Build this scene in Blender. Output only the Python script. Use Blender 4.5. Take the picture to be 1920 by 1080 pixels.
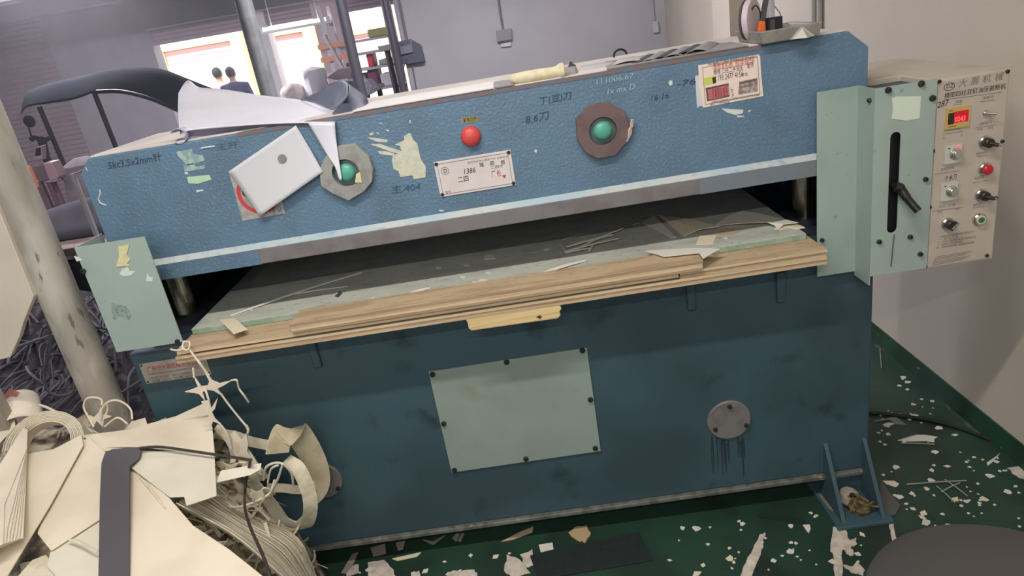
import bpy, math, random
from mathutils import Vector, Matrix
for o in list(bpy.data.objects): bpy.data.objects.remove(o, do_unlink=True)
S = bpy.context.scene
COL = S.collection
R = random.Random(11)
# ------------------------------------------------------------------ camera
FPX = 1302.88
CPOS = Vector((1.2197, -1.842, 1.6))
RIGHT = Vector((0.98728694, -0.01680984, -0.15805669))
UP = Vector((0.15345036, 0.36006808, 0.92021952))
FWD = Vector((-0.04144243, 0.93277458, -0.35806999))
cam_d = bpy.data.cameras.new('camera'); cam = bpy.data.objects.new('camera', cam_d); COL.objects.link(cam)
cam_d.sensor_width = 36; cam_d.lens = FPX / 1920 * 36; cam_d.clip_start = .02; cam_d.clip_end = 100
B = -FWD
cam.matrix_world = Matrix(((RIGHT.x, UP.x, B.x, CPOS.x), (RIGHT.y, UP.y, B.y, CPOS.y), (RIGHT.z, UP.z, B.z, CPOS.z), (0, 0, 0, 1)))
S.camera = cam
# ------------------------------------------------------------------ light
S.view_settings.view_transform = 'Standard'
try: S.view_settings.look = 'None'
except Exception: pass
S.view_settings.gamma = 1; S.view_settings.use_curve_mapping = False
S.view_settings.exposure = -0.36
wd = bpy.data.worlds.new('sky'); S.world = wd; wd.use_nodes = True
wd.node_tree.nodes['Background'].inputs[0].default_value = (.86, .92, 1, 1)
wd.node_tree.nodes['Background'].inputs[1].default_value = 3.2
sun_d = bpy.data.lights.new('sun', 'SUN'); sun = bpy.data.objects.new('sun', sun_d); COL.objects.link(sun)
sun_d.energy = 10; sun_d.angle = .01; sun_d.color = (1, .95, .85)
sun.rotation_euler = (math.radians(42), 0, math.radians(-14))
def tube_lamp(name, loc, L, w, power, col, rz=0):
    d = bpy.data.lights.new(name, 'AREA'); d.shape = 'RECTANGLE'; d.size = L; d.size_y = w; d.energy = power; d.color = col
    o = bpy.data.objects.new(name, d); COL.objects.link(o); o.location = loc; o.rotation_euler = (0, 0, rz)
    return o
WARM = (1, .95, .87)
tube_lamp('ceiling_tube_over_press', (.85, -1.08, 2.72), 1.5, .07, 52, WARM)
tube_lamp('ceiling_tube_behind_camera', (.9, -3.0, 2.72), 1.5, .07, 66, WARM)
tube_lamp('added_fill_behind_press', (.9, 2.6, 2.72), 1.5, .07, 90, (.95, .93, 1))  # unseen lamp added to brighten the hall behind the press
tube_lamp('added_fill_by_shutters', (-3.0, 5.6, 2.72), 1.5, .07, 230, (.95, .9, 1))  # unseen lamp added as fill for the shutter end
tube_lamp('added_fill_by_bench', (-2.6, 1.6, 2.72), 1.5, .07, 70, (.97, .93, 1))  # unseen lamp added as fill over the bench
for nm, lc, pw in (('added_up_fill_by_shutters', (-3.0, 5.6, 2.6), 90), ('added_up_fill_by_bench', (-2.6, 1.6, 2.6), 25), ('added_up_fill_behind_press', (.9, 2.6, 2.6), 25)):
    tube_lamp(nm, lc, 1.5, .07, pw, (.95, .91, 1)).rotation_euler = (math.pi, 0, 0)  # up-facing lamps added to brighten the back ceiling
# portal for sky fill, in an opening added to the wall behind the camera
pd = bpy.data.lights.new('added_front_portal', 'AREA'); pd.shape = 'RECTANGLE'; pd.size = 4.2; pd.size_y = 1.2; pd.cycles.is_portal = True
po = bpy.data.objects.new('added_front_portal', pd); COL.objects.link(po); po.location = (-.5, -4.25, 1.95); po.rotation_euler = (math.radians(90), 0, 0)
pd2 = bpy.data.lights.new('doorway_portal', 'AREA'); pd2.shape = 'RECTANGLE'; pd2.size = 4.4; pd2.size_y = 2.1; pd2.cycles.is_portal = True
po2 = bpy.data.objects.new('doorway_portal', pd2); COL.objects.link(po2); po2.location = (-1.75, 9.2, 1.05); po2.rotation_euler = (math.radians(-90), 0, 0)

# ------------------------------------------------------------------ unprojection of photograph pixels on to a chosen plane of the place
def ray(px, py): return RIGHT * ((px - 960) / FPX) - UP * ((py - 540) / FPX) + FWD
def AY(px, py, y=0.0):
    d = ray(px, py); return CPOS + d * ((y - CPOS.y) / d.y)
def AZ(px, py, z=0.0):
    d = ray(px, py); return CPOS + d * ((z - CPOS.z) / d.z)
def AX(px, py, x):
    d = ray(px, py); return CPOS + d * ((x - CPOS.x) / d.x)
def AP(px, py, p0, n):
    d = ray(px, py); return CPOS + d * ((Vector(p0) - CPOS).dot(n) / d.dot(n))
# ------------------------------------------------------------------ materials
def lin(c): return tuple(((v / 255 / 12.92) if v / 255 <= .04045 else ((v / 255 + .055) / 1.055) ** 2.4) for v in c) + (1,)
MATS = {}
def M(name, c, rough=.55, metal=0, c2=None, amt=.5, scale=8, detail=4, bump=0, bscale=60, stretch=None, emit=0, c3=None, scale3=30, lo=.45, hi=.6, lo3=.58, hi3=.66, spec=.5, trans=0, alpha=1):
    if name in MATS: return MATS[name]
    m = bpy.data.materials.new(name); m.use_nodes = True; t = m.node_tree; b = t.nodes['Principled BSDF']
    b.inputs['Base Color'].default_value = lin(c); b.inputs['Roughness'].default_value = rough; b.inputs['Metallic'].default_value = metal
    b.inputs['Specular IOR Level'].default_value = spec
    if trans: b.inputs['Transmission Weight'].default_value = trans
    if alpha < 1: b.inputs['Alpha'].default_value = alpha
    if emit: b.inputs['Emission Color'].default_value = lin(c); b.inputs['Emission Strength'].default_value = emit
    if c2 or bump:
        g = t.nodes.new('ShaderNodeNewGeometry'); mp = t.nodes.new('ShaderNodeMapping'); t.links.new(g.outputs['Position'], mp.inputs[0])
        if stretch: mp.inputs['Scale'].default_value = stretch
    def noise(sc, det):
        n = t.nodes.new('ShaderNodeTexNoise'); n.inputs['Scale'].default_value = sc; n.inputs['Detail'].default_value = det; t.links.new(mp.outputs[0], n.inputs['Vector']); return n
    if c2:
        n = noise(scale, detail); r = t.nodes.new('ShaderNodeMapRange'); r.inputs['From Min'].default_value = lo; r.inputs['From Max'].default_value = hi; r.inputs['To Max'].default_value = amt
        t.links.new(n.outputs[0], r.inputs[0])
        x = t.nodes.new('ShaderNodeMix'); x.data_type = 'RGBA'; x.inputs['A'].default_value = lin(c); x.inputs['B'].default_value = lin(c2); t.links.new(r.outputs[0], x.inputs['Factor'])
        out = x.outputs['Result']
        if c3:
            n = noise(scale3, 5); r = t.nodes.new('ShaderNodeMapRange'); r.inputs['From Min'].default_value = lo3; r.inputs['From Max'].default_value = hi3; t.links.new(n.outputs[0], r.inputs[0])
            x = t.nodes.new('ShaderNodeMix'); x.data_type = 'RGBA'; x.inputs['B'].default_value = lin(c3); t.links.new(r.outputs[0], x.inputs['Factor']); t.links.new(out, x.inputs['A']); out = x.outputs['Result']
        t.links.new(out, b.inputs['Base Color'])
    if bump:
        n = noise(bscale, 2); bp = t.nodes.new('ShaderNodeBump'); bp.inputs['Strength'].default_value = bump; bp.inputs['Distance'].default_value = .004
        t.links.new(n.outputs[0], bp.inputs['Height']); t.links.new(bp.outputs[0], b.inputs['Normal'])
    MATS[name] = m; return m
# ------------------------------------------------------------------ mesh builder
V = Vector
_txt = {}
def glyphs(s):
    if s not in _txt:
        c = bpy.data.curves.new('t', 'FONT'); c.body = s; c.size = 1; c.resolution_u = 2
        o = bpy.data.objects.new('t', c); COL.objects.link(o)
        me = bpy.data.meshes.new_from_object(o.evaluated_get(bpy.context.evaluated_depsgraph_get()))
        vs = [(v.co.x, v.co.y) for v in me.vertices]; fs = [tuple(p.vertices) for p in me.polygons]
        bpy.data.objects.remove(o); bpy.data.curves.remove(c); bpy.data.meshes.remove(me)
        w = max([v[0] for v in vs] + [.01]); _txt[s] = (vs, fs, w)
    return _txt[s]
class MB:
    def __init__(s): s.v = []; s.f = []; s.mi = []; s.ms = []; s.c = 0
    def mat(s, m):
        if m not in s.ms: s.ms.append(m)
        s.c = s.ms.index(m); return s
    def add(s, vs, fs):
        k = len(s.v); s.v += [V(p) for p in vs]; s.f += [tuple(i + k for i in f) for f in fs]; s.mi += [s.c] * len(fs); return s
    def box(s, x0, x1, y0, y1, z0, z1):
        return s.add([(x, y, z) for z in (z0, z1) for y in (y0, y1) for x in (x0, x1)], [(0, 2, 3, 1), (4, 5, 7, 6), (0, 1, 5, 4), (2, 6, 7, 3), (0, 4, 6, 2), (1, 3, 7, 5)])
    def prism(s, pts, off):
        n = len(pts); off = V(off); pts = [V(p) for p in pts]
        nrm = sum(((pts[i] - pts[0]).cross(pts[(i + 1) % n] - pts[0]) for i in range(1, n - 1)), V((0, 0, 0)))
        if nrm.dot(off) > 0: pts = pts[::-1]
        return s.add(pts + [p + off for p in pts], [tuple(range(n)), tuple(range(2 * n - 1, n - 1, -1))] + [(i, i + n, (i + 1) % n + n, (i + 1) % n) for i in range(n)])
    def tube(s, path, r, n=8, cap=True):
        path = [V(p) for p in path]; m = len(path); rs = r if isinstance(r, (list, tuple)) else [r] * m
        vs = []; u = None
        for i, p in enumerate(path):
            t = (path[min(i + 1, m - 1)] - path[max(i - 1, 0)]).normalized()
            if u is None: u = t.orthogonal().normalized()
            u = (u - t * u.dot(t)); u = u.normalized() if u.length > 1e-6 else t.orthogonal().normalized()
            w = t.cross(u)
            for k in range(n):
                a = 2 * math.pi * k / n; vs.append(p + (u * math.cos(a) + w * math.sin(a)) * rs[i])
        fs = [(i * n + k, i * n + (k + 1) % n, (i + 1) * n + (k + 1) % n, (i + 1) * n + k) for i in range(m - 1) for k in range(n)]
        if cap: fs += [tuple(range(n - 1, -1, -1)), tuple(range((m - 1) * n, m * n))]
        return s.add(vs, fs)
    def ribbon(s, path, width, wd, th=.002):
        path = [V(p) for p in path]; m = len(path); ws = width if isinstance(width, (list, tuple)) else [width] * m
        wds = wd if isinstance(wd, list) else [wd] * m
        vs = []
        for i, p in enumerate(path):
            t = (path[min(i + 1, m - 1)] - path[max(i - 1, 0)]).normalized(); w = V(wds[i]); w = (w - t * w.dot(t))
            w = w.normalized() if w.length > 1e-5 else t.orthogonal().normalized(); n = t.cross(w)
            a = w * ws[i] / 2; b = n * th / 2; vs += [p - a - b, p + a - b, p + a + b, p - a + b]
        fs = [(i * 4 + k, i * 4 + (k + 1) % 4, i * 4 + 4 + (k + 1) % 4, i * 4 + 4 + k) for i in range(m - 1) for k in range(4)]
        return s.add(vs, fs + [(3, 2, 1, 0), tuple(range(m * 4 - 4, m * 4))])
    def lathe(s, c, ax, prof, n=24):
        c = V(c); ax = V(ax).normalized(); u = ax.orthogonal().normalized(); w = ax.cross(u); vs = []
        for r, h in prof:
            for k in range(n):
                a = 2 * math.pi * k / n; vs.append(c + ax * h + (u * math.cos(a) + w * math.sin(a)) * max(r, 1e-5))
        m = len(prof)
        fs = [(i * n + k, i * n + (k + 1) % n, (i + 1) * n + (k + 1) % n, (i + 1) * n + k) for i in range(m - 1) for k in range(n)]
        fs += [tuple(range(n - 1, -1, -1)), tuple(range((m - 1) * n, m * n))]
        return s.add(vs, fs)
    def grid(s, fn, nu, nv):
        vs = [fn(i / nu, j / nv) for j in range(nv + 1) for i in range(nu + 1)]
        return s.add(vs, [(j * (nu + 1) + i, j * (nu + 1) + i + 1, (j + 1) * (nu + 1) + i + 1, (j + 1) * (nu + 1) + i) for j in range(nv) for i in range(nu)])
    def text(s, t, p, size, w=None, rot=0, shear=0, ux=(1, 0, 0), uz=(0, 0, 1)):
        vs, fs, tw = glyphs(t); sx = size if w is None else w / tw; c, q = math.cos(rot), math.sin(rot); p = V(p); ux = V(ux); uz = V(uz); o = []
        for a, b in vs:
            a = a * sx + shear * b * size; b = b * size; o.append(p + ux * (a * c - b * q) + uz * (a * q + b * c))
        return s.add(o, fs)
    def build(s, name, parent=None, loc=None, smooth=False, bevel=0, solid=0, seg=2, remesh=0, sub=0):
        lo = V([min(v[i] for v in s.v) for i in range(3)]); hi = V([max(v[i] for v in s.v) for i in range(3)])
        c = V(loc) if loc is not None else V(((lo.x + hi.x) / 2, (lo.y + hi.y) / 2, lo.z))
        me = bpy.data.meshes.new(name); me.from_pydata([tuple(v - c) for v in s.v], [], s.f)
        for m in s.ms: me.materials.append(m)
        me.polygons.foreach_set('material_index', s.mi)
        if smooth: me.polygons.foreach_set('use_smooth', [True] * len(s.f))
        me.update()
        if smooth and not sub: me.set_sharp_from_angle(angle=.75)
        o = bpy.data.objects.new(name, me); COL.objects.link(o); place(o, c, parent)
        if remesh:
            md = o.modifiers.new('fuse', 'REMESH'); md.mode = 'VOXEL'; md.voxel_size = remesh; md.use_smooth_shade = True
            md = o.modifiers.new('soften', 'SMOOTH'); md.iterations = 4; md.factor = .5
        if solid: md = o.modifiers.new('thickness', 'SOLIDIFY'); md.thickness = solid; md.offset = 0
        if bevel: md = o.modifiers.new('bevel', 'BEVEL'); md.width = bevel; md.segments = seg; md.limit_method = 'ANGLE'
        if sub: md = o.modifiers.new('sub', 'SUBSURF'); md.levels = sub; md.render_levels = sub
        return o
W = {}
def place(o, c, parent):
    W[o.name] = V(c)
    if parent is not None: o.parent = parent; o.location = V(c) - W[parent.name]
    else: o.location = V(c)
def tag(o, label, cat, group=None, kind=None):
    o['label'] = label; o['category'] = cat
    if group: o['group'] = group
    if kind: o['kind'] = kind
    return o
def thing(name, label, cat, loc, group=None):
    o = bpy.data.objects.new(name, None); COL.objects.link(o); o.empty_display_size = .05; place(o, V(loc), None); return tag(o, label, cat, group)
def struct(o, label=None):
    o['kind'] = 'structure'
    if label: o['label'] = label
    return o
def mb(m): return MB().mat(m)
def smoothpath(pts, n=6):
    pts = [V(p) for p in pts]; out = []
    for i in range(len(pts) - 1):
        p0 = pts[max(i - 1, 0)]; p1 = pts[i]; p2 = pts[i + 1]; p3 = pts[min(i + 2, len(pts) - 1)]
        for k in range(n):
            t = k / n; out.append(.5 * ((2 * p1) + (p2 - p0) * t + (2 * p0 - 5 * p1 + 4 * p2 - p3) * t * t + (3 * p1 - p0 - 3 * p2 + p3) * t ** 3))
    return out + [pts[-1]]
# colours
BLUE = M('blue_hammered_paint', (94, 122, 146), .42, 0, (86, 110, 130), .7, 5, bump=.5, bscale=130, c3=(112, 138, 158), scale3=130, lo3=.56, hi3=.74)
BASEBLUE = M('blue_base_paint', (60, 85, 95), .5, 0, (50, 70, 78), .8, 2.2, 6, bump=.15, bscale=150, c3=(40, 56, 60), scale3=7, lo3=.6, hi3=.72)  # darker teal of its own, darkened further for the dimmer light on the base
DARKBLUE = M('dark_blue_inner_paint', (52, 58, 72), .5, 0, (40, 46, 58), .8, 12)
LGREEN = M('pale_green_panel_paint', (156, 172, 164), .45, 0, (148, 164, 158), .8, 6, c3=(126, 140, 132), scale3=60, lo3=.68, hi3=.74)
PLATEG = M('pale_green_cover_plate', (144, 157, 149), .5, 0, (136, 148, 140), .8, 4, c3=(134, 138, 118), scale3=6, lo3=.62, hi3=.75)
LIPM = M('worn_lip_paint', (122, 119, 121), .5, .05, (110, 104, 106), .8, 14, 8)
EDGEW = M('worn_edge_paint', (166, 184, 192), .5, 0, (190, 192, 188), .8, 5, 8, c3=(140, 166, 182), scale3=40, lo3=.55, hi3=.75)
STEEL = M('polished_steel', (150, 148, 140), .22, 1, (110, 104, 92), .6, 30)
GALV = M('scuffed_galvanised_steel', (188, 182, 172), .5, .2, (156, 150, 140), .9, 14, 6, stretch=(1, 1, .3), c3=(112, 106, 96), scale3=40, lo3=.62, hi3=.7)
BOLT = M('dark_bolt_steel', (62, 60, 58), .45, .7, (92, 84, 76), .8, 200)
CREAM = M('cream_sheet', (226, 214, 194), .75, 0, (216, 203, 182), .8, 6)
CREAM2 = M('cream_sheet_cool', (218, 210, 194), .75, 0, (208, 200, 184), .8, 6)
CREAM3 = M('cream_ribbon', (214, 206, 184), .75, 0, (196, 186, 160), .9, 30)
WHITE = M('white_paper', (202, 202, 208), .8)
BLACK = M('black_plastic', (26, 26, 28), .45)
INK = M('black_ink', (34, 36, 40), .7)
INKB = M('blue_black_ink', (40, 52, 74), .7)
REDINK = M('red_ink', (176, 62, 66), .7)
DKGREY = M('dark_grey_foam', (72, 70, 74), .8, 0, (64, 62, 66), .8, 90)
WOOD = M('plywood_edge', (198, 176, 144), .7, 0, (178, 152, 120), .9, 5, 6, stretch=(1.2, 1.2, 60), c3=(150, 124, 98), scale3=3, lo3=.62, hi3=.68)
WOODTOP = M('plywood_face', (186, 164, 134), .75, 0, (166, 142, 114), .9, 6, 8, stretch=(1, 6, 1), c3=(142, 120, 96), scale3=40, lo3=.62, hi3=.7)
PADM = M('pale_green_cutting_pad', (186, 190, 180), .7, 0, (172, 174, 168), .9, 14, 8, stretch=(.5, 1, 1), c3=(140, 142, 138), scale3=110, lo3=.62, hi3=.7)
PADSIDE = M('green_pad_side', (132, 154, 132), .7, 0, (156, 170, 152), .8, 40)
FLOORM = M('green_floor_paint', (40, 68, 55), .42, 0, (34, 52, 45), .8, 3, 6, c3=(34, 42, 40), scale3=5, lo3=.55, hi3=.72)
WORN = M('bare_floor_worn', (206, 196, 184), .85, 0, (180, 168, 158), .8, 40)
WALLM = M('dirty_offwhite_wall', (200, 189, 174), .85, 0, (190, 179, 164), .8, 1.2, 5, c3=(184, 172, 162), scale3=3, lo3=.62, hi3=.75)
GREYWALL = M('grey_wall', (186, 182, 186), .85, 0, (176, 171, 176), .8, 1, 4)
# ================================================================== the setting
XW = 2.666
struct(mb(FLOORM).box(-9, XW, -4.2, 9.1, -.1, 0).build('floor'), 'green painted concrete floor, chipped and littered')
FLOOR = bpy.data.objects['floor']
struct(mb(WALLM).box(XW, XW + .15, -4.2, 4.75, 0, 2.85).build('wall_right'), 'off-white plastered wall')
struct(mb(M('green_baseboard_paint', (34, 74, 54), .5, 0, (28, 58, 44), .8, 5, c3=(150, 140, 128), scale3=22, lo3=.7, hi3=.73)).box(XW - .006, XW, -4.2, 4.7, 0, .085).build('baseboard_right'), 'green painted skirting band')
struct(mb(GREYWALL).box(.33, XW, 4.7, 4.9, 0, 2.85).build('wall_back'), 'grey wall with electrical boxes')
struct(mb(GREYWALL).box(.33, .5, 4.9, 9.0, 0, 2.85).build('wall_passage'), 'side of the grey wall')
struct(mb(GREYWALL).box(-9, -8.85, -4.2, 9.2, 0, 2.85).build('wall_left'))
struct(mb(GREYWALL).box(-9, -2.6, -4.35, -4.2, 0, 2.85).box(-2.6, XW + .15, -4.35, -4.2, 2.55, 2.85).box(-2.6, XW + .15, -4.35, -4.2, 0, 1.35).box(1.6, XW + .15, -4.35, -4.2, 1.35, 2.55).build('wall_front'))  # the opening is added, to let sky fill reach the press
struct(mb(M('street_concrete', (190, 186, 178), .9)).box(-16, 10, -16, -4.36, -.12, -.02).build('ground_yard'))
CEILM = M('grey_ceiling', (186, 182, 190), .9, 0, (176, 172, 182), .8, 1)
struct(mb(CEILM).box(-9, XW + .15, -4.35, 9.3, 2.8, 2.95).build('ceiling'))
CE = bpy.data.objects['ceiling']
for y in (1.8, 4.2, 6.4, 8.2):
    mb(M('ceiling_beam_paint', (150, 146, 156), .9)).box(-9, .2, y - .09, y + .09, 2.62, 2.8).build('ceiling_beam', CE)
# facade with the shop-front openings (y = 9)
F = 9.0
xl0 = AY(105, 120, F).x; xo0 = AY(285, 85, F).x; xo1 = .33
PILLAR = M('grey_pillar_plaster', (160, 154, 162), .9, 0, (150, 144, 154), .8, 2)  # plain grey plaster
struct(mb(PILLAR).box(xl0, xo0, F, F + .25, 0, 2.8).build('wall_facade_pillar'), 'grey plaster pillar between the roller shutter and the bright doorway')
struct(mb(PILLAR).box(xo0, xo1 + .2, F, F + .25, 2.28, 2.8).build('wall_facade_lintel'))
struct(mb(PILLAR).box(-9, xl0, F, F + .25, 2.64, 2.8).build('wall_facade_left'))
def slats(x0, x1, z0, z1, y, m, p=.045):
    b = mb(m); n = max(2, int((z1 - z0) / p)); ys = []
    prof = []
    for i in range(n):
        z = z0 + (z1 - z0) * i / n; h = (z1 - z0) / n
        prof += [(y, z), (y - .014, z + h * .25), (y - .014, z + h * .75)]
    prof.append((y, z1))
    b.add([(x, a, c) for a, c in prof for x in (x0, x1)], [(2 * i, 2 * i + 1, 2 * i + 3, 2 * i + 2) for i in range(len(prof) - 1)])
    return b
SHUT = M('brown_shutter_steel', (160, 136, 138), .6, 0, (148, 124, 128), .8, 2)
tag(slats(-8.8, xl0, 0, 2.64, F + .05, SHUT, .07).build('roller_shutter', solid=.004), 'closed brown ribbed roller shutter at far left', 'shutter')
tag(slats(xo0, xo1, 2.05, 2.28, F + .1, M('mauve_shutter_steel', (180, 160, 174), .6, .1), .05).build('roller_shutter', solid=.004), 'mostly raised mauve roller shutter above the bright doorway', 'shutter')
mb(M('pale_steel_edge', (220, 212, 222), .5)).box(xo0, xo1, F - .03, F, 2.262, 2.282).build('lintel_strip', bpy.data.objects['wall_facade_lintel'])
# inside column of the doorway
xa, xb = AY(487, 100, F).x, AY(512, 100, F).x
struct(mb(M('white_doorway_column', (236, 230, 236), .8)).box(xa, xb, F + .02, F + .3, 0, 2.28).build('wall_doorway_column'), 'white column dividing the doorway')
xa, xb = AY(604, 110, F).x, AY(660, 110, F).x
struct(mb(M('pink_doorway_column', (214, 188, 196), .8)).box(xa, xb, F + .02, F + .3, 0, 2.28).build('wall_doorway_pier'), 'pink plastered pier of the doorway')
# street outside
struct(mb(M('street_concrete', (190, 186, 178), .9)).box(-16, 8, F + .1, 22, -.12, -.02).build('ground_street'))
yo = 14.0
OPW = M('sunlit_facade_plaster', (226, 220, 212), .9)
opp = thing('house_across_street', 'sunlit pale house across the street with yellow door frames', 'building', (-3, yo, -.02))
mb(OPW).box(-14, 5, yo, yo + .5, -.02, 6).build('wall', opp)
YEL = M('yellow_frame_paint', (246, 228, 164), .7); PNK = M('pink_shutter_paint', (216, 176, 182), .7)
def frame(px0, px1, topz, shz):
    x0, x1 = AY(px0, 110, yo).x, AY(px1, 110, yo).x
    fr = mb(YEL).box(x0 - .25, x0, yo - .12, yo, 0, topz + .22).box(x1, x1 + .25, yo - .12, yo, 0, topz + .22).box(x0, x1, yo - .12, yo, topz, topz + .22).build('door_frame', opp)
    slats(x0, x1, shz, topz, yo - .02, PNK, .09).build('shutter', fr, solid=.004)
    mb(M('bright_shop_interior', (240, 236, 226), .9)).box(x0, x1, yo - .03, yo, 0, shz).build('doorway_panel', fr)
z1 = AY(380, 75, yo).z; frame(312, 444, AY(380, 85, yo).z, AY(380, 113, yo).z)
frame(520, 582, AY(550, 62, yo).z, AY(550, 84, yo).z)
frame(664, 730, AY(700, 60, yo).z, AY(700, 72, yo).z)
# steel posts
def post(name, label, x, y, r, m, z1=2.8):
    t = thing(name, label, 'post', (x, y, 0), 'round steel posts')
    mb(m).lathe((x, y, .012), (0, 0, 1), [(r, 0), (r, z1 - .012)], 32).build('shaft', t, smooth=True)
    mb(m).box(x - r * 1.5, x + r * 1.5, y - r * 1.5, y + r * 1.5, 0, .012).build('base_plate', t)
    return t
p = AY(98, 510, -.005)
post('steel_post', 'scuffed grey steel post in the foreground beside the press', p.x - .012, .0, .051, GALV)
POSTM = M('painted_post_steel', (150, 152, 152), .4, .3, (132, 134, 134), .7, 10)
POSTD = M('dark_post_steel', (96, 94, 104), .45, .3)
p = AY(472, 60, 3); post('steel_post', 'light grey steel post behind the draped vinyl sheet', p.x, 3.0, .055, POSTM)
p = AY(656, 80, 4); post('steel_post', 'dark steel post in front of the storage rack', p.x, 4.0, .043, POSTD)
p = AY(738, 80, 4.4); post('steel_post', 'thin dark steel post at the edge of the grey wall', p.x, 4.4, .031, POSTD)
# vertical conduits on the right wall
for i, px in enumerate((1526, 1537)):
    p = AX(px, 20, XW - .012)
    tag(mb(M('wall_conduit', (176, 170, 162), .6)).tube([(XW - .013, p.y, .05), (XW - .013, p.y, 2.78)], .012, 10).build('wall_conduit', smooth=True), ['left one of two thin pipes running up the off-white wall', 'right one of two thin pipes running up the off-white wall'][i], 'pipe', 'pipes on the right wall')
p = AX(1400, 40, XW)
struct(mb(WALLM).box(XW - .1, XW, p.y, p.y + .35, 0, 2.8).build('wall_right_pier'), 'plastered pier of the right wall')

# ================================================================== the press
PR = thing('cutting_press', 'long blue hydraulic die-cutting press with pale green covers', 'press', (1.08, .3, 0))
def part(b, name, parent=None, **k): return b.build(name, parent or PR, **k)
# base
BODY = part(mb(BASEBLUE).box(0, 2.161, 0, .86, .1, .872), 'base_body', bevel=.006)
part(mb(M('grimy_flange_steel', (116, 118, 112), .55, .2, (86, 88, 84), .9, 30, 6, c3=(150, 140, 108), scale3=25, lo3=.62, hi3=.7)).box(-.005, 2.15, -.014, .86, .086, .101), 'base_flange', bevel=.003)
def bolt(p, r=.009, parent=None, h=.007, ax=(0, -1, 0)):
    b = mb(BOLT); b.lathe(p, ax, [(r * 1.0, 0), (r * 1.0, h * .4), (r * .78, h), (r * .45, h), (r * .42, h * .55)], 12); return b.build('bolt', parent, smooth=False)
# feet
def foot(xc):
    f = mb(BASEBLUE)
    f.box(xc - .085, xc + .085, -.15, .12, 0, .014)
    ft = part(f, 'foot', bevel=.003)
    for x in (xc - .066, xc + .054):
        part(mb(BASEBLUE).prism([(x, 0, .215), (x, -.014, .2), (x, -.135, .014), (x, .1, .014), (x, .1, .086), (x, 0, .086)], (.012, 0, 0)), 'gusset', ft)
    part(mb(BASEBLUE).box(xc - .054, xc + .054, .0, .01, .014, .09), 'foot_web', ft)
    b = mb(BOLT); b.lathe((xc, -.06, .014), (0, 0, 1), [(.03, 0), (.03, .004), (.019, .004), (.019, .02), (.01, .02), (.01, .04), (0, .042)], 6); part(b, 'anchor_nut', ft)
foot(2.085); foot(.08)
# access plate
z0, z1 = .3102, .6723; x0, x1 = .8515, 1.3254
ap = part(mb(PLATEG).box(x0, x1, -.006, 0, z0, z1), 'access_plate', bevel=.001)
for px, py in ((811, 702), (950, 679), (1092, 657), (1107, 749), (1116, 840), (986, 860), (852, 881), (832, 794)):
    bolt(AY(px, py, -.006), .0085, ap)
# round port covers
PORT = M('grey_port_cover', (128, 124, 122), .5, .2, (112, 108, 106), .8, 20)
for (px, py, rp, bs) in ((1366, 786, .067, ((1368, 762), (1341, 805), (1399, 797))), (606, 900, .062, ((634, 915), (596, 868), (588, 925)))):
    c = AY(px, py, 0); pc = part(mb(PORT).lathe(c, (0, -1, 0), [(rp, 0), (rp, .006), (rp - .002, .008), (0, .008)], 40), 'port_cover')
    for q in bs: bolt(AY(*q, -.008), .007, pc)
STK_ = M('oily_streak', (40, 54, 60), .45, 0, (48, 66, 76), .8, 90)
rs_ = random.Random(4); b = mb(STK_)
for i in range(26):
    px = 1332 + rs_.random() * 66; w = rs_.uniform(.6, 2.2); y0 = 818 + rs_.uniform(0, 14) + abs(px - 1366) * -.15; y1_ = y0 + rs_.uniform(22, 70)
    b.prism([AY(px - w, y0, 0), AY(px + w, y0, 0), AY(px + w * .5 + 3, y1_, 0), AY(px - w * .4 + 3, y1_, 0)], (0, -.0004 - i * .00001, 0))
o = part(b, 'oil_streaks'); o['kind'] = 'stuff'
# small studs under the table edge
for px, py in ((1295, 560), (592, 668), (1463, 545)):
    c = AY(px, py, 0); part(mb(BASEBLUE).box(c.x - .013, c.x + .013, -.012, 0, c.z - .035, c.z + .06), 'stud', bevel=.008, seg=3)
# maker's plate lower left
q = [AY(*p, -.002) for p in ((260, 683), (384, 655), (396, 700), (275, 720))]
xa, xb, za, zb = q[0].x, q[2].x, q[3].z, q[0].z
mp = part(mb(M('aluminium_plate', (172, 164, 152), .45, .1, (158, 150, 138), .8, 20)).box(xa, xb, -.002, 0, za, zb), 'maker_plate')
b = mb(REDINK).text('广州市大展机械有限公司', (xa + .018, -.0028, zb - .028), .019, .16)
b.mat(M('grey_print', (110, 104, 100), .7))
b.text('GUANGZHOU DAZHAN MACHINERY CO., LTD', (xa + .018, -.0028, zb - .04), .008, .15)
for i, t in enumerate(('机型 XCLP   压力 600KN', '电源 380V   功率 3KW', '编号        出厂日期')): b.text(t, (xa + .018, -.0028, zb - .054 - .011 * i), .009, .13)
part(b, 'lettering', mp)
for xx in (xa + .006, xb - .006):
    for zz in (za + .006, zb - .006): bolt((xx, -.002, zz), .003, mp, .002)
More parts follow.
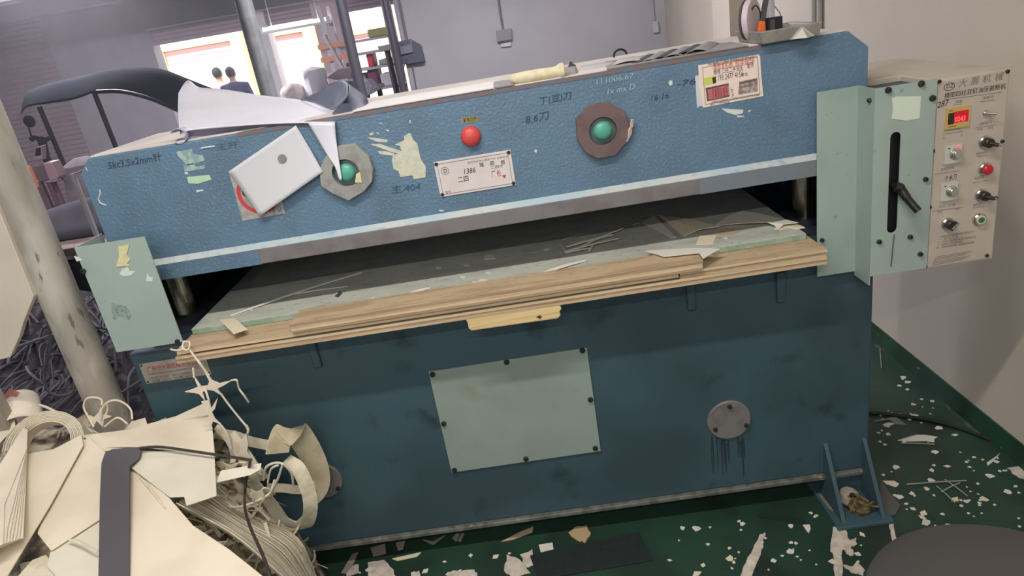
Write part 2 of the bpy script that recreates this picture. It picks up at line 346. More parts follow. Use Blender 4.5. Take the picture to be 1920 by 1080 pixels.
# beam
zt, zb_ = 1.436, 1.126; bx0, bx1 = .062, 2.131; BD = .4
pr_ = [(bx0, zb_ - .03), (bx1, zb_ - .03), (bx1, zt - .046), (bx1 - .052, zt), (bx0 + .034, zt), (bx0, zt - .036)]
BEAM = part(mb(BLUE).prism([(x, 0, z) for x, z in pr_], (0, BD, 0)), 'beam', bevel=.004)
part(mb(EDGEW).prism([(.09, -.001, 1.14), (.09, -.02, 1.127), (.09, -.001, 1.127)], (1.97, 0, 0)), 'worn_bevel')
part(mb(LIPM).box(.09, 2.06, -.02, BD, 1.084, 1.127), 'press_platen', bevel=.002)
part(mb(BLUE).box(.0895, .47, -.0206, 0, 1.0836, 1.126), 'painted_platen_end'); part(mb(M('scuffed_blue_grey', (112, 124, 134), .5, 0, (120, 119, 121), .8, 12)).box(1.68, 2.0605, -.0206, 0, 1.0836, 1.126), 'painted_platen_end')
part(mb(M('cream_dusty_top', (216, 206, 196), .8, 0, (196, 188, 182), .8, 8)).box(bx0 + .036, bx1 - .056, .012, BD + .004, zt, zt + .004), 'beam_top_plate')
RUST = M('rusty_edge', (118, 100, 100), .7, 0, (90, 110, 128), .9, 30)
part(mb(RUST).box(.5, 1.86, -.0012, .012, zt - .009, zt + .0012), 'rusty_top_edge')
# underside frame, columns and rear guard
for x in (.125, 2.03):
    for y in (.16, .7):
        cl = part(mb(STEEL).lathe((x, y, .872), (0, 0, 1), [(.034, 0), (.034, .26)], 32), 'guide_column', smooth=False)
        part(mb(DARKBLUE).lathe((x, y, .872), (0, 0, 1), [(.062, 0), (.062, .03), (.05, .045), (.0345, .046)], 32), 'column_collar', cl)
part(mb(BASEBLUE).box(2.136, 2.28, -.02, .06, .8, 1.283), 'end_housing', bevel=.004)
part(mb(DARKBLUE).box(.02, 2.14, .8, .84, .872, 1.3), 'rear_guard')
part(mb(DARKBLUE).box(.02, .05, .1, .8, .872, 1.12), 'end_guard'); part(mb(DARKBLUE).box(2.105, 2.135, .1, .8, .872, 1.12), 'end_guard')
part(mb(DARKBLUE).box(.08, 2.1, BD, .8, 1.1, 1.3), 'beam_rear_half', bevel=.004)
# left cover
lx0, lx1, lz0, lz1, yp = .037, .2259, .9229, 1.229, -.1
lc = mb(LGREEN); t_ = .003
lc.box(lx0, lx1, yp, yp + t_, lz0, lz1).box(lx0, lx0 + t_, yp + t_, .03, lz0, lz1)
LC = part(lc, 'side_cover')
LC['label'] = 'pale green sheet-metal cover at the left end'
part(mb(LGREEN).box(lx0 + .003, lx0 + .02, -.03, .0, lz0 + .01, lz0 + .06), 'bracket', LC)
for px, py in ((333, 640), (157, 508)): bolt(AY(px, py, yp), .007, LC)
TAPE = M('old_masking_tape', (214, 206, 160), .8, 0, (196, 190, 150), .8, 60)
PEEL = M('peeled_white_paint', (206, 212, 208), .8)
def decal(px, y, m, name, parent, th=.0012, jig=0, rnd=R):
    pts = [AY(a + rnd.uniform(-jig, jig), b + rnd.uniform(-jig, jig), y) for a, b in px]
    return mb(m).prism(pts, (0, -th, 0)).build(name, parent)
decal([(222, 462), (243, 458), (238, 478), (245, 486), (238, 494), (243, 498), (218, 500), (224, 480)], yp, TAPE, 'tape_scrap', LC, .002)
decal([(229, 505), (240, 500), (243, 508), (254, 509), (246, 516), (232, 518), (224, 514)], yp, PEEL, 'peeled_patch', LC)
decal([(276, 512), (280, 519), (287, 521), (286, 528), (274, 527)], yp, PEEL, 'peeled_patch', LC)
decal([(139, 480), (148, 482), (154, 488), (144, 490)], yp, PEEL, 'peeled_patch', LC)
GRAF = M('scraped_dark_patch', (112, 128, 122), .7, 0, (140, 160, 152), .9, 140, lo=.42, hi=.5)
decal([(209, 566), (218, 570), (236, 574), (247, 590), (243, 600), (222, 592), (214, 602), (210, 588)], yp, GRAF, 'scraped_patch', LC, .0006)
# right cover
y1, y2 = -.026, -.11
a = AY(1532, 175, y1); b_ = AY(1532, 515, y1); zc1 = (AY(1532, 175, y1).z + AY(1638, 165, y2).z) / 2; zc0 = AY(1605, 508, y1).z
RC = mb(LGREEN)
xs0 = a.x; xs1 = AY(1606, 330, y1).x; xs2 = AY(1752, 250, y2).x
RC.box(xs0, xs1, y1, y1 + .003, zc0, zc1)
RC.box(xs1, xs1 + .003, y2 + .003, y1 + .003, zc0 - .012, zc1)
RCO = part(RC, 'side_cover'); RCO['label'] = 'pale green cover with a lever slot at the right end'
# slotted front: built around the slot
sl_t, sl_b = AY(1682, 247, y2), AY(1670, 437, y2); sxm = (sl_t.x + sl_b.x) / 2; sw = .013
fp = mb(LGREEN)
def slotring():
    out = []
    for k in range(9):
        a = math.pi * k / 8; out.append((sxm + sw * math.cos(a), sl_t.z - sw + sw * math.sin(a)))
    for k in range(9):
        a = math.pi + math.pi * k / 8; out.append((sxm + sw * math.cos(a), sl_b.z + sw + sw * math.sin(a)))
    return out
ring = slotring(); n = len(ring); zf0 = AY(1622, 520, y2).z
xf0, xf1 = xs1, xs2
def tobox(x, z):
    dx = x - sxm; dz = z - (zf0 + zc1) / 2; hx0, hx1, hz = sxm - xf0, xf1 - sxm, (zc1 - zf0) / 2
    s = min((hx1 / dx if dx > 1e-6 else (hx0 / -dx if dx < -1e-6 else 1e9)), hz / abs(dz) if abs(dz) > 1e-6 else 1e9); return (sxm + dx * s, (zf0 + zc1) / 2 + dz * s)
left_pts = [(x, z) for x, z in ring]
# two halves: right polygon and left polygon around the slot
def half(sgn):
    xe = xf1 if sgn > 0 else xf0
    arc_t = [(sxm + sgn * sw * math.cos(math.pi / 2 * k / 5), sl_t.z - sw + sw * math.sin(math.pi / 2 * k / 5)) for k in range(5, -1, -1)]
    arc_b = [(sxm + sgn * sw * math.cos(math.pi / 2 * k / 5), sl_b.z + sw - sw * math.sin(math.pi / 2 * k / 5)) for k in range(0, 6)]
    return [(sxm, zc1)] + arc_t + arc_b + [(sxm, zf0), (xe, zf0), (xe, zc1)]
for sg in (1, -1): fp.prism([(x, y2, z) for x, z in half(sg)], (0, .003, 0))
part(fp, 'slotted_panel', RCO)
part(mb(BLACK).box(sxm - .03, sxm + .03, y2 + .02, y2 + .024, sl_b.z - .01, sl_t.z + .01), 'slot_backing', RCO)
# lever
lv = mb(BLACK); p0 = AY(1684, 352, y2 - .012); p1 = AY(1722, 396, y2 - .05)
lv.tube([V((p0.x, y2 + .02, p0.z)), V((p0.x, y2 - .012, p0.z))], .009, 12)
lv.tube(smoothpath([p0 + V((-.008, 0, .003)), p0 + V((.004, -.004, -.002)), p0.lerp(p1, .4), p1]), [.013] * 7 + [.011] * 6 + [.0095] * 6, 12)
part(lv, 'lever', RCO, smooth=True)
for px, py in ((1665, 169), (1727, 157), (1748, 184), (1648, 453), (1706, 444), (1725, 476), (1735, 336)): bolt(AY(px, py, y2), .008 if px > 1740 or py < 200 else .0065, RCO)
for px, py in ((1632, 188),): bolt(V((xs1, AX(px, py, xs1).y, AX(px, py, xs1).z)), .006, RCO, ax=(-1, 0, 0))
bolt(AY(1541, 450, y1), .006, RCO)
decal([(1673, 185), (1682, 182), (1726, 181), (1724, 222), (1700, 226), (1672, 222), (1675, 205)], y2, M('blank_sticker', (206, 216, 200), .8), 'blank_sticker', RCO, .001, 1)
decal([(1675, 440), (1678, 440), (1672, 500), (1669, 500)], y2, M('grime_streak', (92, 100, 96), .8), 'grime_streak', RCO, .0004)
# ---------------------------------------------------------------- control box
yc = -.104
c00, c10 = AY(1757, 150, yc), AY(1895, 128, yc); cx0 = xs2 + .001; cx1 = (c10.x + AY(1861, 485, yc).x) / 2; cz1 = (c00.z + c10.z) / 2; cz0 = (AY(1728, 507, yc).z + AY(1860, 485, yc).z) / 2
CBM = M('beige_control_box_paint', (190, 180, 164), .5, 0, (176, 166, 150), .8, 6)
CB = part(mb(CBM).prism([(cx0, yc, cz0), (cx1, yc, cz0), (cx1, .4, cz0), (2.137, .4, cz0), (2.137, .062, cz0), (cx0, .062, cz0)], (0, 0, cz1 - cz0)), 'control_box', bevel=.003)
CB['label'] = 'beige control box with switches and a counter display'
FACE = M('control_panel_face', (188, 176, 164), .45, 0, (180, 168, 156), .8, 4)
yq = yc - .0015
part(mb(FACE).box(cx0 + .004, cx1 - .004, yq, yc, cz0 + .006, cz1 - .006), 'control_panel', CB)
def Q(px, py): return AY(px, py, yq)
for px, py in ((1761, 153), (1889, 134), (1879, 265), (1749, 283), (1867, 371), (1743, 388), (1850, 479), (1735, 500)): bolt(Q(px, py), .005, CB, .004)
pm = MB(); pm.mat(INK)
ytx = yq - .0006
def T(s, px, py, size, w=None, m=INK, rot=0, shear=0):
    part(mb(m).text(s, AY(px, py, ytx), size, w, rot, shear), 'caption', CB)
GP = M('faded_panel_print', (128, 115, 110), .7)
T('大', 1796, 163, .021, .020, GP, .0, .15); T('展', 1819, 159, .021, .020, GP, 0, .15); T('机', 1841, 155, .021, .020, GP, 0, .15); T('械', 1864, 151, .021, .020, GP, 0, .15)
T('DZ', 1774, 166, .014, .017, INK)
c = AY(1780, 162.5, ytx); N_ = 24
pm.add([(c.x + math.cos(2 * math.pi * k / N_) * rr, c.y, c.z + math.sin(2 * math.pi * k / N_) * rr * .72) for rr in (.0135, .012) for k in range(N_)], [(k, (k + 1) % N_, N_ + (k + 1) % N_, N_ + k) for k in range(N_)])
T('精密四柱双缸油压裁断机', 1770, 184, .0145, .148, INK, 0, .1)
def line(px0, py0, px1, py1, w=.0007, m=GP):
    p, q = AY(px0, py0, ytx), AY(px1, py1, ytx); d = (q - p); nn = V((-d.z, 0, d.x)).normalized() * w; part(mb(m).add([p - nn, q - nn, q + nn, p + nn], [(0, 1, 2, 3)]), 'caption_line', CB)
line(1770, 187, 1878, 173)
T('计数器', 1790, 194, .008, .018, GP); line(1788, 197, 1803, 195)
T('计数器开关', 1840, 187, .008, .03, GP); line(1838, 191, 1864, 187)
T('压力时间调节器', 1770, 247, .008, .04, GP); line(1768, 252, 1806, 246)
T('小', 1767, 261, .007, None, GP); T('大', 1800, 256, .007, None, GP)
T('上模起落开关', 1834, 235, .008, .034, GP); line(1829, 240, 1864, 234); T('点动', 1832, 245, .007, .013, GP); T('自动', 1852, 242, .007, .013, GP)
T('急停回升开关', 1830, 291, .008, .028, GP); line(1832, 294, 1852, 291)
T('高度定时器', 1764, 320, .008, .034, GP); line(1752, 327, 1800, 320)
T('电源开关', 1827, 337, .008, .024, GP); line(1824, 343, 1852, 338)
T('压力大小调节器', 1760, 390, .008, .042, GP); line(1750, 396, 1806, 388); T('关闭', 1757, 400, .007, .012, GP); T('微动', 1790, 394, .007, .012, GP)
T('油泵启动', 1824, 387, .008, .022, GP); line(1824, 390, 1845, 387)
for i, (s_, w_) in enumerate((('上班前先检查机器各部位是否正常', .09), ('一、操作前 注 意', .05), ('二、先将刀模放好后 双手按动开关', .1), ('三、检修时必须切断电源', .066), ('四、保持机器清洁 定期加油润滑', .1))):
    T(s_, 1761 - i * 1.5, 446 + i * 5.2, .0068, w_, GP)
for i in range(6): line(1753 - i, 482 + i * 3.1, 1824 - i * 2 - (i % 3) * 4, 470.5 + i * 3.1, .0006)
part(pm, 'logo_ring', CB)
hw = MB(); hw.mat(INK).text('287', AY(1757, 203, ytx), .021, .026, .1, .25).text('个水刀', AY(1770, 341, ytx), .017, .031, .1, .2).text('▼', AY(1763, 353, ytx), .009, None)
part(hw, 'handwriting', CB)
# counter display
p, q = Q(1773, 207), Q(1815, 236)
d = mb(M('counter_yellow_face', (196, 164, 96), .6)).box(p.x, q.x, yq - .004, yq, q.z, p.z + .004)
d.mat(M('display_dark_window', (42, 34, 20), .3)).box(p.x + .005, p.x + .019, yq - .005, yq - .004, q.z + .012, p.z - .008)
d.mat(M('display_red_window', (150, 10, 24), .3, emit=1.2)).box(p.x + .019, q.x - .004, yq - .005, yq - .004, q.z + .014, p.z - .006)
d.mat(M('display_red_digits', (255, 70, 80), .3, emit=4)).text('0243', (p.x + .0205, yq - .0056, q.z + .0165), .017, .026)
d.mat(INK).text('DIGI', (p.x + .006, yq - .0046, p.z - .004), .005).text('COUNTER', (p.x + .006, yq - .0046, q.z + .004), .005, .02)
part(d, 'counter_display', CB)
CHR = M('chrome', (200, 198, 194), .2, .9); DKB = M('black_knob', (38, 36, 34), .35)
n_ = (0, -1, 0)
# toggle
p = Q(1848, 212); b = mb(CHR).lathe(p, n_, [(.0085, 0), (.0085, .004), (.006, .004), (.006, .01), (.003, .011)], 12)
b.tube([p + V((0, -.01, 0)), p + V((.012, -.024, -.001))], [.0025, .0032], 8); part(b, 'toggle_switch', CB)
def selector(px, py, pointer):
    p = Q(px, py); b = mb(CHR).lathe(p, n_, [(.0165, 0), (.0165, .006), (.014, .009), (.0125, .009)], 28)
    b.mat(DKB).lathe(p, n_, [(.0122, .004), (.0118, .022), (.010, .024), (0, .024)], 24)
    if pointer: b.mat(DKB).tube([p + V((0, -.02, 0)), p + V((.016, -.03, -.006))], [.006, .0045], 10).mat(CHR).tube([p + V((.014, -.0285, -.005)), p + V((.021, -.032, -.0075))], [.0034, .003], 8)
    else:
        d_ = V((.7, 0, .7)); e_ = V((-.7, 0, .7)) * .004
        q = [p + d_ * -.011 + e_, p + d_ * .013 + e_, p + d_ * .013 - e_, p + d_ * -.011 - e_]; b.mat(DKB).prism([x + V((0, -.02, 0)) for x in q], (0, -.012, 0))
        b.mat(M('knob_pointer_grey', (150, 142, 130), .5)).prism([x + V((0, -.0321, 0)) for x in [p + d_ * -.008 + e_ * .5, p + d_ * .011 + e_ * .5, p + d_ * .011 - e_ * .5, p + d_ * -.008 - e_ * .5]], (0, -.001, 0))
    part(b, 'selector_switch', CB)
selector(1846, 266, True); selector(1839, 365, True); selector(1776, 419, False)
def button(px, py, c, name, ringc=None):
    p = Q(px, py); b = mb(CHR).lathe(p, n_, [(.0165, 0), (.0165, .008), (.014, .011), (.0115, .011)], 28)
    if ringc: b.mat(M(name + '_ring', ringc, .4)).lathe(p, n_, [(.0115, .011), (.0113, .014), (.008, .014)], 28)
    r = .0078 if ringc else .0125
    b.mat(M(name, c, .35)).lathe(p, n_, [(r, .012), (r, .018 if not ringc else .0145), (r * .8, .021 if not ringc else .015), (0, .022 if not ringc else .0152)], 28); part(b, 'push_button', CB)
button(1845, 316, (188, 34, 50), 'red_button_small'); button(1834, 410, (58, 104, 74), 'green_button_small', (196, 200, 186))
def timer(px, py, red):
    p = Q(px, py); w, h = .021, .023
    b = mb(M('timer_pale_face', (190, 192, 178), .5)).box(p.x - w, p.x + w, yq - .006, yq, p.z - h, p.z + h)
    b.mat(CHR).lathe(p + V((.005, -.006, .001)), n_, [(.0155, 0), (.0145, .002), (.0105, .003), (.0105, .011), (.009, .013), (0, .013)], 24)
    b.mat(INK).box(p.x - w + .006, p.x - w + .012, yq - .0066, yq - .006, p.z + h - .007, p.z + h - .005)
    if red: b.mat(M('timer_red_lamp', (255, 60, 80), .4, emit=3)).box(p.x + .008, p.x + .016, yq - .007, yq - .006, p.z + h - .007, p.z + h - .002)
    part(b, 'timer_dial', CB, bevel=.0006)
timer(1785, 289, True); timer(1778, 359, False)

# ---------------------------------------------------------------- fittings on the beam face
GASK1 = M('grey_foam_guard', (152, 152, 148), .9, 0, (134, 134, 132), .9, 40); GASK2 = M('brown_foam_guard', (112, 92, 92), .9, 0, (100, 84, 86), .9, 30)
GBTN = M('green_button_plastic', (84, 164, 144), .35); RBTN = M('red_button_plastic', (208, 74, 72), .4); RING = M('button_collar', (96, 116, 114), .5, .1)
def guarded(poly, cpx, m, r=.0245, hr=.0365):
    c = AY(*cpx, 0); pts = [AY(*p, 0) for p in poly]; n = len(pts)
    b = mb(m); th = .018
    # pad with a round hole through it
    def hole(pt):
        d = V((pt.x - c.x, 0, pt.z - c.z)).normalized(); return c + d * hr
    big = []
    for i in range(n):
        for k in range(4): big.append(pts[i].lerp(pts[(i + 1) % n], k / 4))
    m_ = len(big); hol = [hole(p) for p in big]; o = V((0, -th, 0)); bev = V((0, -th * .8, 0))
    vs = big + [p + bev for p in big] + [c + (p - c) * .975 + o for p in big] + [h + o for h in hol] + hol
    fs = [(L * m_ + i, L * m_ + (i + 1) % m_, (L + 1) * m_ + (i + 1) % m_, (L + 1) * m_ + i) for L in range(4) for i in range(m_)]
    b.add(vs, fs); g = part(b, 'button_guard')
    k = mb(RING).lathe(c, n_, [(hr - .001, 0), (hr - .001, .003), (r + .002, .006), (r + .002, .009)], 32)
    part(k, 'button_collar', g)
    k = mb(GBTN).lathe(c, n_, [(r - .001, .004), (r - .001, .012), (r * .85, .0175), (r * .5, .021), (0, .022)], 32); k = part(k, 'push_button', g, smooth=True); k['label'] = 'green push button'
    return g
g1 = guarded([(601, 316), (612, 292), (636, 272), (668, 268), (694, 292), (702, 315), (700, 338), (686, 356), (656, 374), (625, 360), (604, 346)], (651, 322), GASK1); g1['label'] = 'grey foam guard around the left green button'
decal([(668, 326), (675, 322), (679, 342), (666, 342)], -.018, TAPE, 'tape_scrap', g1, .002)
g2 = guarded([(1079, 222), (1104, 196), (1141, 191), (1170, 208), (1178, 232), (1176, 262), (1152, 290), (1118, 296), (1097, 285), (1081, 260)], (1129, 244), GASK2); g2['label'] = 'brown foam guard around the right green button'
FUZZ = M('frayed_string', (200, 176, 160), .9)
b = mb(FUZZ)
for i in range(5):
    pts = [AY(1177 + R.uniform(-2, 2) + k * 2.2, 262 - k * 9 + R.uniform(-4, 4), -.012 - R.random() * .006) for k in range(5)]; b.tube(smoothpath(pts, 3), .0028, 5)
part(b, 'frayed_string', g2)
c = AY(883, 255, 0); k = mb(RBTN).lathe(c, n_, [(.026, 0), (.026, .008), (.0225, .016), (.014, .021), (0, .0225)], 36); k = part(k, 'emergency_button', smooth=True); k['label'] = 'red emergency stop button'
dc = decal([(865, 221), (895, 217), (897, 227), (867, 232)], 0, M('brass_label', (150, 136, 84), .5), 'button_label', PR, .001); mb(INK).text('紧急回升', AY(868.5, 229.5, -.0016), .012, .037).build('lettering', dc)
# white maker's plate
q = [AY(*p, -.002) for p in ((815, 304), (958, 282), (967, 348), (824, 370))]; xa, xb, za, zb2 = (q[0].x + q[3].x) / 2, (q[1].x + q[2].x) / 2, q[3].z, q[0].z
wp = part(mb(M('white_enamel_plate', (216, 206, 204), .4, 0, (206, 196, 196), .8, 10)).box(xa, xb, -.003, 0, za, zb2), 'rating_plate', bevel=.0008)
b = MB()
yt = -.0038
def rect(b, x0, x1, z0, z1, w, y):
    b.box(x0, x1, y, y + .0003, z0, z0 + w).box(x0, x1, y, y + .0003, z1 - w, z1).box(x0, x0 + w, y, y + .0003, z0, z1).box(x1 - w, x1, y, y + .0003, z0, z1)
b.mat(INK); rect(b, xa + .008, xb - .008, za + .006, zb2 - .006, .0007, yt)
b.text('D', (xa + .021, yt, zb2 - .032), .015); c = V((xa + .0255, yt, zb2 - .027)); b.add([(c.x + math.cos(2 * math.pi * k / N_) * rr, c.y, c.z + math.sin(2 * math.pi * k / N_) * rr) for rr in (.0105, .0096) for k in range(N_)], [(k, (k + 1) % N_, N_ + (k + 1) % N_, N_ + k) for k in range(N_)])
b.text('1386', AY(868, 327, yt), .02, .034, 0, .2).text('二四', AY(858, 342, yt), .018, .03, 0, .1)
for t, px, py in (('增', 899, 313), ('胶', 919, 310), ('板', 939, 308)): b.text(t, AY(px, py, yt), .013)
b.text('二四寸', AY(920, 317, yt), .009, .034)
b.mat(REDINK); b.text('厂长', AY(922, 332, yt), .02, .026).text('▼', AY(942, 335, yt), .012)
b.mat(GP); b.text('请勿将手伸入模具下方 注意安全', AY(876, 307, yt), .006, .11); b.text('型号', AY(835, 363, yt), .008)
part(b, 'lettering', wp)
for xx in (xa + .006, xb - .006):
    for zz in (za + .006, zb2 - .006): bolt((xx, -.003, zz), .005, wp, .003)
# prohibition sign half hidden by the sheet of paper
q = [AY(*p, 0) for p in ((430, 325), (510, 312), (535, 400), (455, 414))]
sg = part(mb(M('sign_silver', (176, 172, 168), .5, .2, (150, 146, 142), .8, 60)).prism(q, (0, -.0015, 0)), 'prohibition_sign')
b = MB(); c = AY(484, 362, -.002); N2 = 40
b.mat(M('sign_red', (196, 62, 72), .5)).add([(c.x + math.cos(2 * math.pi * k / N2) * rr, c.y, c.z + math.sin(2 * math.pi * k / N2) * rr) for rr in (.057, .046) for k in range(N2)], [(k, (k + 1) % N2, N2 + (k + 1) % N2, N2 + k) for k in range(N2)])
b.mat(M('sign_hand_black', (60, 60, 62), .6)).prism([AY(*p, -.0018) for p in ((452, 352), (462, 357), (480, 378), (470, 374), (455, 366))], (0, -.0002, 0))
b.text('当心', AY(505, 398, -.002), .02, .035)
part(b, 'sign_print', sg)
# tape and torn stickers
G1 = M('pale_green_tape', (172, 196, 180), .7, 0, (150, 176, 164), .8, 40); G2 = M('glue_smear', (132, 158, 160), .6, 0, (172, 190, 182), .9, 60)
def patch(poly, m, name='tape_scrap', th=.001, jig=.8): return decal(poly, 0, m, name, PR, th, jig)
patch([(330, 284), (360, 279), (362, 288), (380, 292), (384, 300), (368, 306), (350, 310), (341, 300), (334, 294)], G2)
patch([(344, 311), (362, 306), (368, 312), (384, 309), (385, 316), (365, 320), (346, 322)], G2)
patch([(351, 331), (393, 328), (396, 337), (370, 345), (354, 343)], M('fresh_green_tape', (178, 208, 178), .7))
patch([(367, 356), (381, 355), (382, 358), (369, 360)], PEEL); patch([(346, 322), (352, 323), (353, 327), (347, 327)], PEEL)
STK = M('torn_sticker_paper', (204, 200, 180), .8, 0, (184, 190, 178), .9, 60)
patch([(735, 300), (737, 292), (752, 284), (750, 275), (742, 270), (760, 262), (757, 256), (768, 250), (776, 262), (784, 268), (790, 300), (800, 312), (798, 332), (775, 335), (772, 328), (752, 332), (748, 322), (738, 316)], STK, 'torn_sticker', .0015, 1.6)
for pl in ([(689, 258), (700, 258), (727, 262), (726, 267), (705, 265)], [(694, 270), (712, 270), (755, 284), (757, 290), (735, 285)], [(708, 283), (722, 283), (740, 288), (738, 292), (712, 289)], [(692, 250), (699, 248), (701, 252), (694, 254)], [(722, 243), (730, 244), (728, 247)], [(710, 230), (717, 230), (716, 233)], [(704, 248), (711, 249), (709, 252)], [(768, 225), (770, 225), (770, 231), (768, 231)]): patch(pl, STK if pl[0][0] < 715 else PEEL, 'sticker_scrap', .001, .3)
patch([(1352, 203), (1370, 204), (1394, 206), (1392, 212), (1378, 216), (1362, 210)], PEEL, 'sticker_scrap'); patch([(1381, 216), (1395, 217), (1394, 219), (1383, 219)], PEEL, 'sticker_scrap')
for pl in ([(1403, 207), (1408, 206), (1406, 209), (1402, 210)], [(1255, 151), (1260, 151), (1261, 158), (1256, 161), (1253, 156)], [(823, 394), (832, 394), (832, 396), (824, 396)], [(160, 313), (163, 316), (165, 322), (162, 318)], [(1003, 280), (1007, 281), (1006, 286), (1002, 285)]): patch(pl, PEEL, 'sticker_scrap', .001, .2)
b = mb(PEEL).tube(smoothpath([AY(*p, -.001) for p in ((187, 356), (188, 364), (185, 373), (189, 381), (200, 385))], 4), .0018, 5); part(b, 'paint_scratch')
b = mb(M('chalky_vinyl', (196, 204, 216), .7)).tube([AY(*p, -.001) for p in ((377, 278), (390, 276), (403, 274))], .0025, 5); part(b, 'paint_scratch')
# advertising sticker
yS = -.0012
ad = part(mb(M('sticker_paper_cream', (232, 212, 200), .6)).prism([AY(*p, 0) for p in ((1318, 121), (1422, 102), (1425, 106), (1427, 140), (1431, 180), (1318, 202), (1311, 160), (1309, 122))], (0, yS, 0)), 'advert_sticker')
part(mb(WHITE).prism([AY(*p, 0) for p in ((1303, 142), (1312, 141), (1318, 200), (1313, 198), (1307, 203))], (0, -.0008, 0)), 'torn_strip', ad)
b = MB(); yt = -.0019
def ln(b, p, q, w=.0006):
    p, q = AY(*p, yt), AY(*q, yt); d = q - p; nn = V((-d.z, 0, d.x)).normalized() * w; b.add([p - nn, q - nn, q + nn, p + nn], [(0, 1, 2, 3)])
b.mat(GP)
for p, q in (((1317, 127), (1420, 107)), ((1420, 107), (1425, 176)), ((1425, 176), (1323, 196)), ((1323, 196), (1317, 127))): ln(b, p, q)
rs = .002
ORG = M('orange_red_print', (200, 92, 70), .7)
DK = M('brown_print', (92, 76, 74), .7)
b.mat(ORG).text('高周波机器', AY(1337, 131, yt), .02, .05, rs).text('胶垫配件', AY(1378, 124, yt), .02, .05, rs)
b.mat(DK).text('维修 三柱二手油压', AY(1338, 140, yt), .015, .075, rs).text('配件', AY(1401, 127.5, yt), .016, .017, rs)
b.text('193 2477 4156', AY(1345, 151.5, yt), .02, .066, rs)
b.text('李生', AY(1390, 143, yt), .009)
for i in range(4): b.text('二手'[i % 2], AY(1369.5 + .7 * i, 168 + i * 4.6, yt), .007)
b.text('长期高价收购各种二手裁断机 油压机 配件批发维修', AY(1334, 194, yt), .0068, .125, rs); b.text('地址：广州市白云区', AY(1332, 198, yt), .006, .05, rs); b.text('诚信经营 上门服务 质量保证 欢迎来电咨询', AY(1327, 122.5, yt), .006, .125, rs)
def blk(px, m): b.mat(m).add([AY(*p, yt) for p in px], [(0, 1, 2, 3)])
blk(((1318, 147), (1342, 142), (1343, 155), (1321, 160)), M('advert_lime', (198, 206, 96), .6)); blk(((1335, 146), (1342, 143), (1343, 155), (1337, 157)), M('advert_dark', (66, 62, 50), .6))
blk(((1323, 165), (1366, 156), (1368, 181), (1326, 190)), M('advert_red_border', (96, 74, 66), .6))
yt = -.0022
blk(((1327, 168), (1364, 160), (1365, 179), (1329, 187)), M('advert_red', (206, 112, 120), .6))
b.mat(M('advert_pink_print', (232, 190, 190), .7))
for i in range(4): b.text('二手裁断机油压机', AY(1329 + i * .4, 172 + i * 4.2, yt), .007, .055, rs)
yt = -.0019
blk(((1386, 153), (1420, 146), (1421, 171), (1384, 178)), M('advert_grey', (176, 162, 156), .6, 0, (120, 110, 106), .9, 120)); 
yt = -.0022
blk(((1388, 154), (1420, 147), (1420, 151), (1388, 158)), M('advert_greydark', (104, 92, 86), .6)); blk(((1388, 163), (1412, 158), (1412, 160), (1388, 165)), M('advert_greydark2', (120, 108, 100), .6))
part(b, 'sticker_print', ad)
# handwriting on the beam
def hand(s, px, py, size, w, rot, m, shear=.2, n=1):
    b = mb(m).text(s, AY(px, py, -.0012), size, w, rot, shear); part(b, 'handwriting')
INK2 = M('ballpoint_scribble', (48, 68, 96), .8)
CHALK = M('chalk_writing', (150, 176, 190), .9)
hand('5kc3.5x2mm针', 203, 317, .025, .145, .0, INK2); hand('丁(豆)刀', 1010, 196, .021, .085, .03, INK2); hand('8.6刀', 985, 232, .025, .062, .06, INK2)
hand('16·16', 1218, 190, .02, .05, .02, INK2); hand('-76', 1268, 163, .02, .05, 0, INK2); hand('主.404', 733, 362, .024, .08, -.04, M('faint_ink', (52, 84, 112), .8)); hand('王开', 405, 282, .018, .06, .0, M('faint_ink2', (62, 92, 120), .8))
hand('1x mx D', 1136, 178, .022, .075, .03, CHALK); hand('111006.67', 1115, 160, .018, .1, .02, CHALK)
# ================================================================== boards and pad on the press table
PLY2 = M('plywood_edge_dark', (172, 146, 116), .7, 0, (150, 122, 96), .9, 5, 6, stretch=(1.2, 1.2, 60)); PLY3 = M('plywood_edge_pale', (210, 190, 158), .7, 0, (194, 170, 138), .9, 5, 6, stretch=(1.2, 1.2, 60))
def board(name, label, cat, x0, x1, y0, y1, z0, z1, n=3):
    t = thing(name, label, cat, ((x0 + x1) / 2, (y0 + y1) / 2, z0), 'plywood boards on the press table')
    rr = random.Random(int(x1 * 1000 + z0 * 7000))
    for k in range(n):
        a, c = z0 + (z1 - z0) * k / n, z0 + (z1 - z0) * (k + 1) / n; dy = rr.uniform(0, .0025)
        b = mb((WOOD, PLY2, PLY3)[(k + n) % 3]).box(x0 + rr.uniform(0, .003), x1 - rr.uniform(0, .003), y0 + dy, y1, a, c)
        if k == n - 1: b.mat(WOODTOP); b.mi[1] = b.c
        b.build('ply_layer', t)
    return t
board('plywood_board', 'lowest and longest plywood board, running the full table length', 'board', .205, 1.974, -.13, .6, .8725, .893, 3)
board('plywood_board', 'narrow plywood strip between the lowest and the topmost board', 'board', .212, 1.583, -.127, .6, .8985, .9125, 2)
board('plywood_board', 'plywood board end showing a wide bare face at the right of the table', 'board', 1.585, 1.972, -.129, .6, .893, .9128, 3)
board('plywood_board', 'topmost plywood board along the front of the green cutting pad', 'board', .54, 1.648, -.137, -.036, .913, .9395, 4)
sp = mb(M('gap_shade', (60, 48, 40), .9)).box(.25, 1.58, -.11, .6, .8932, .8983).build('gap_shade_sheet'); tag(sp, 'thin dark sheet standing for the shade in the gap between the two lower plywood boards', 'gap shade')  # dark sheet painted in for the shade of the gap
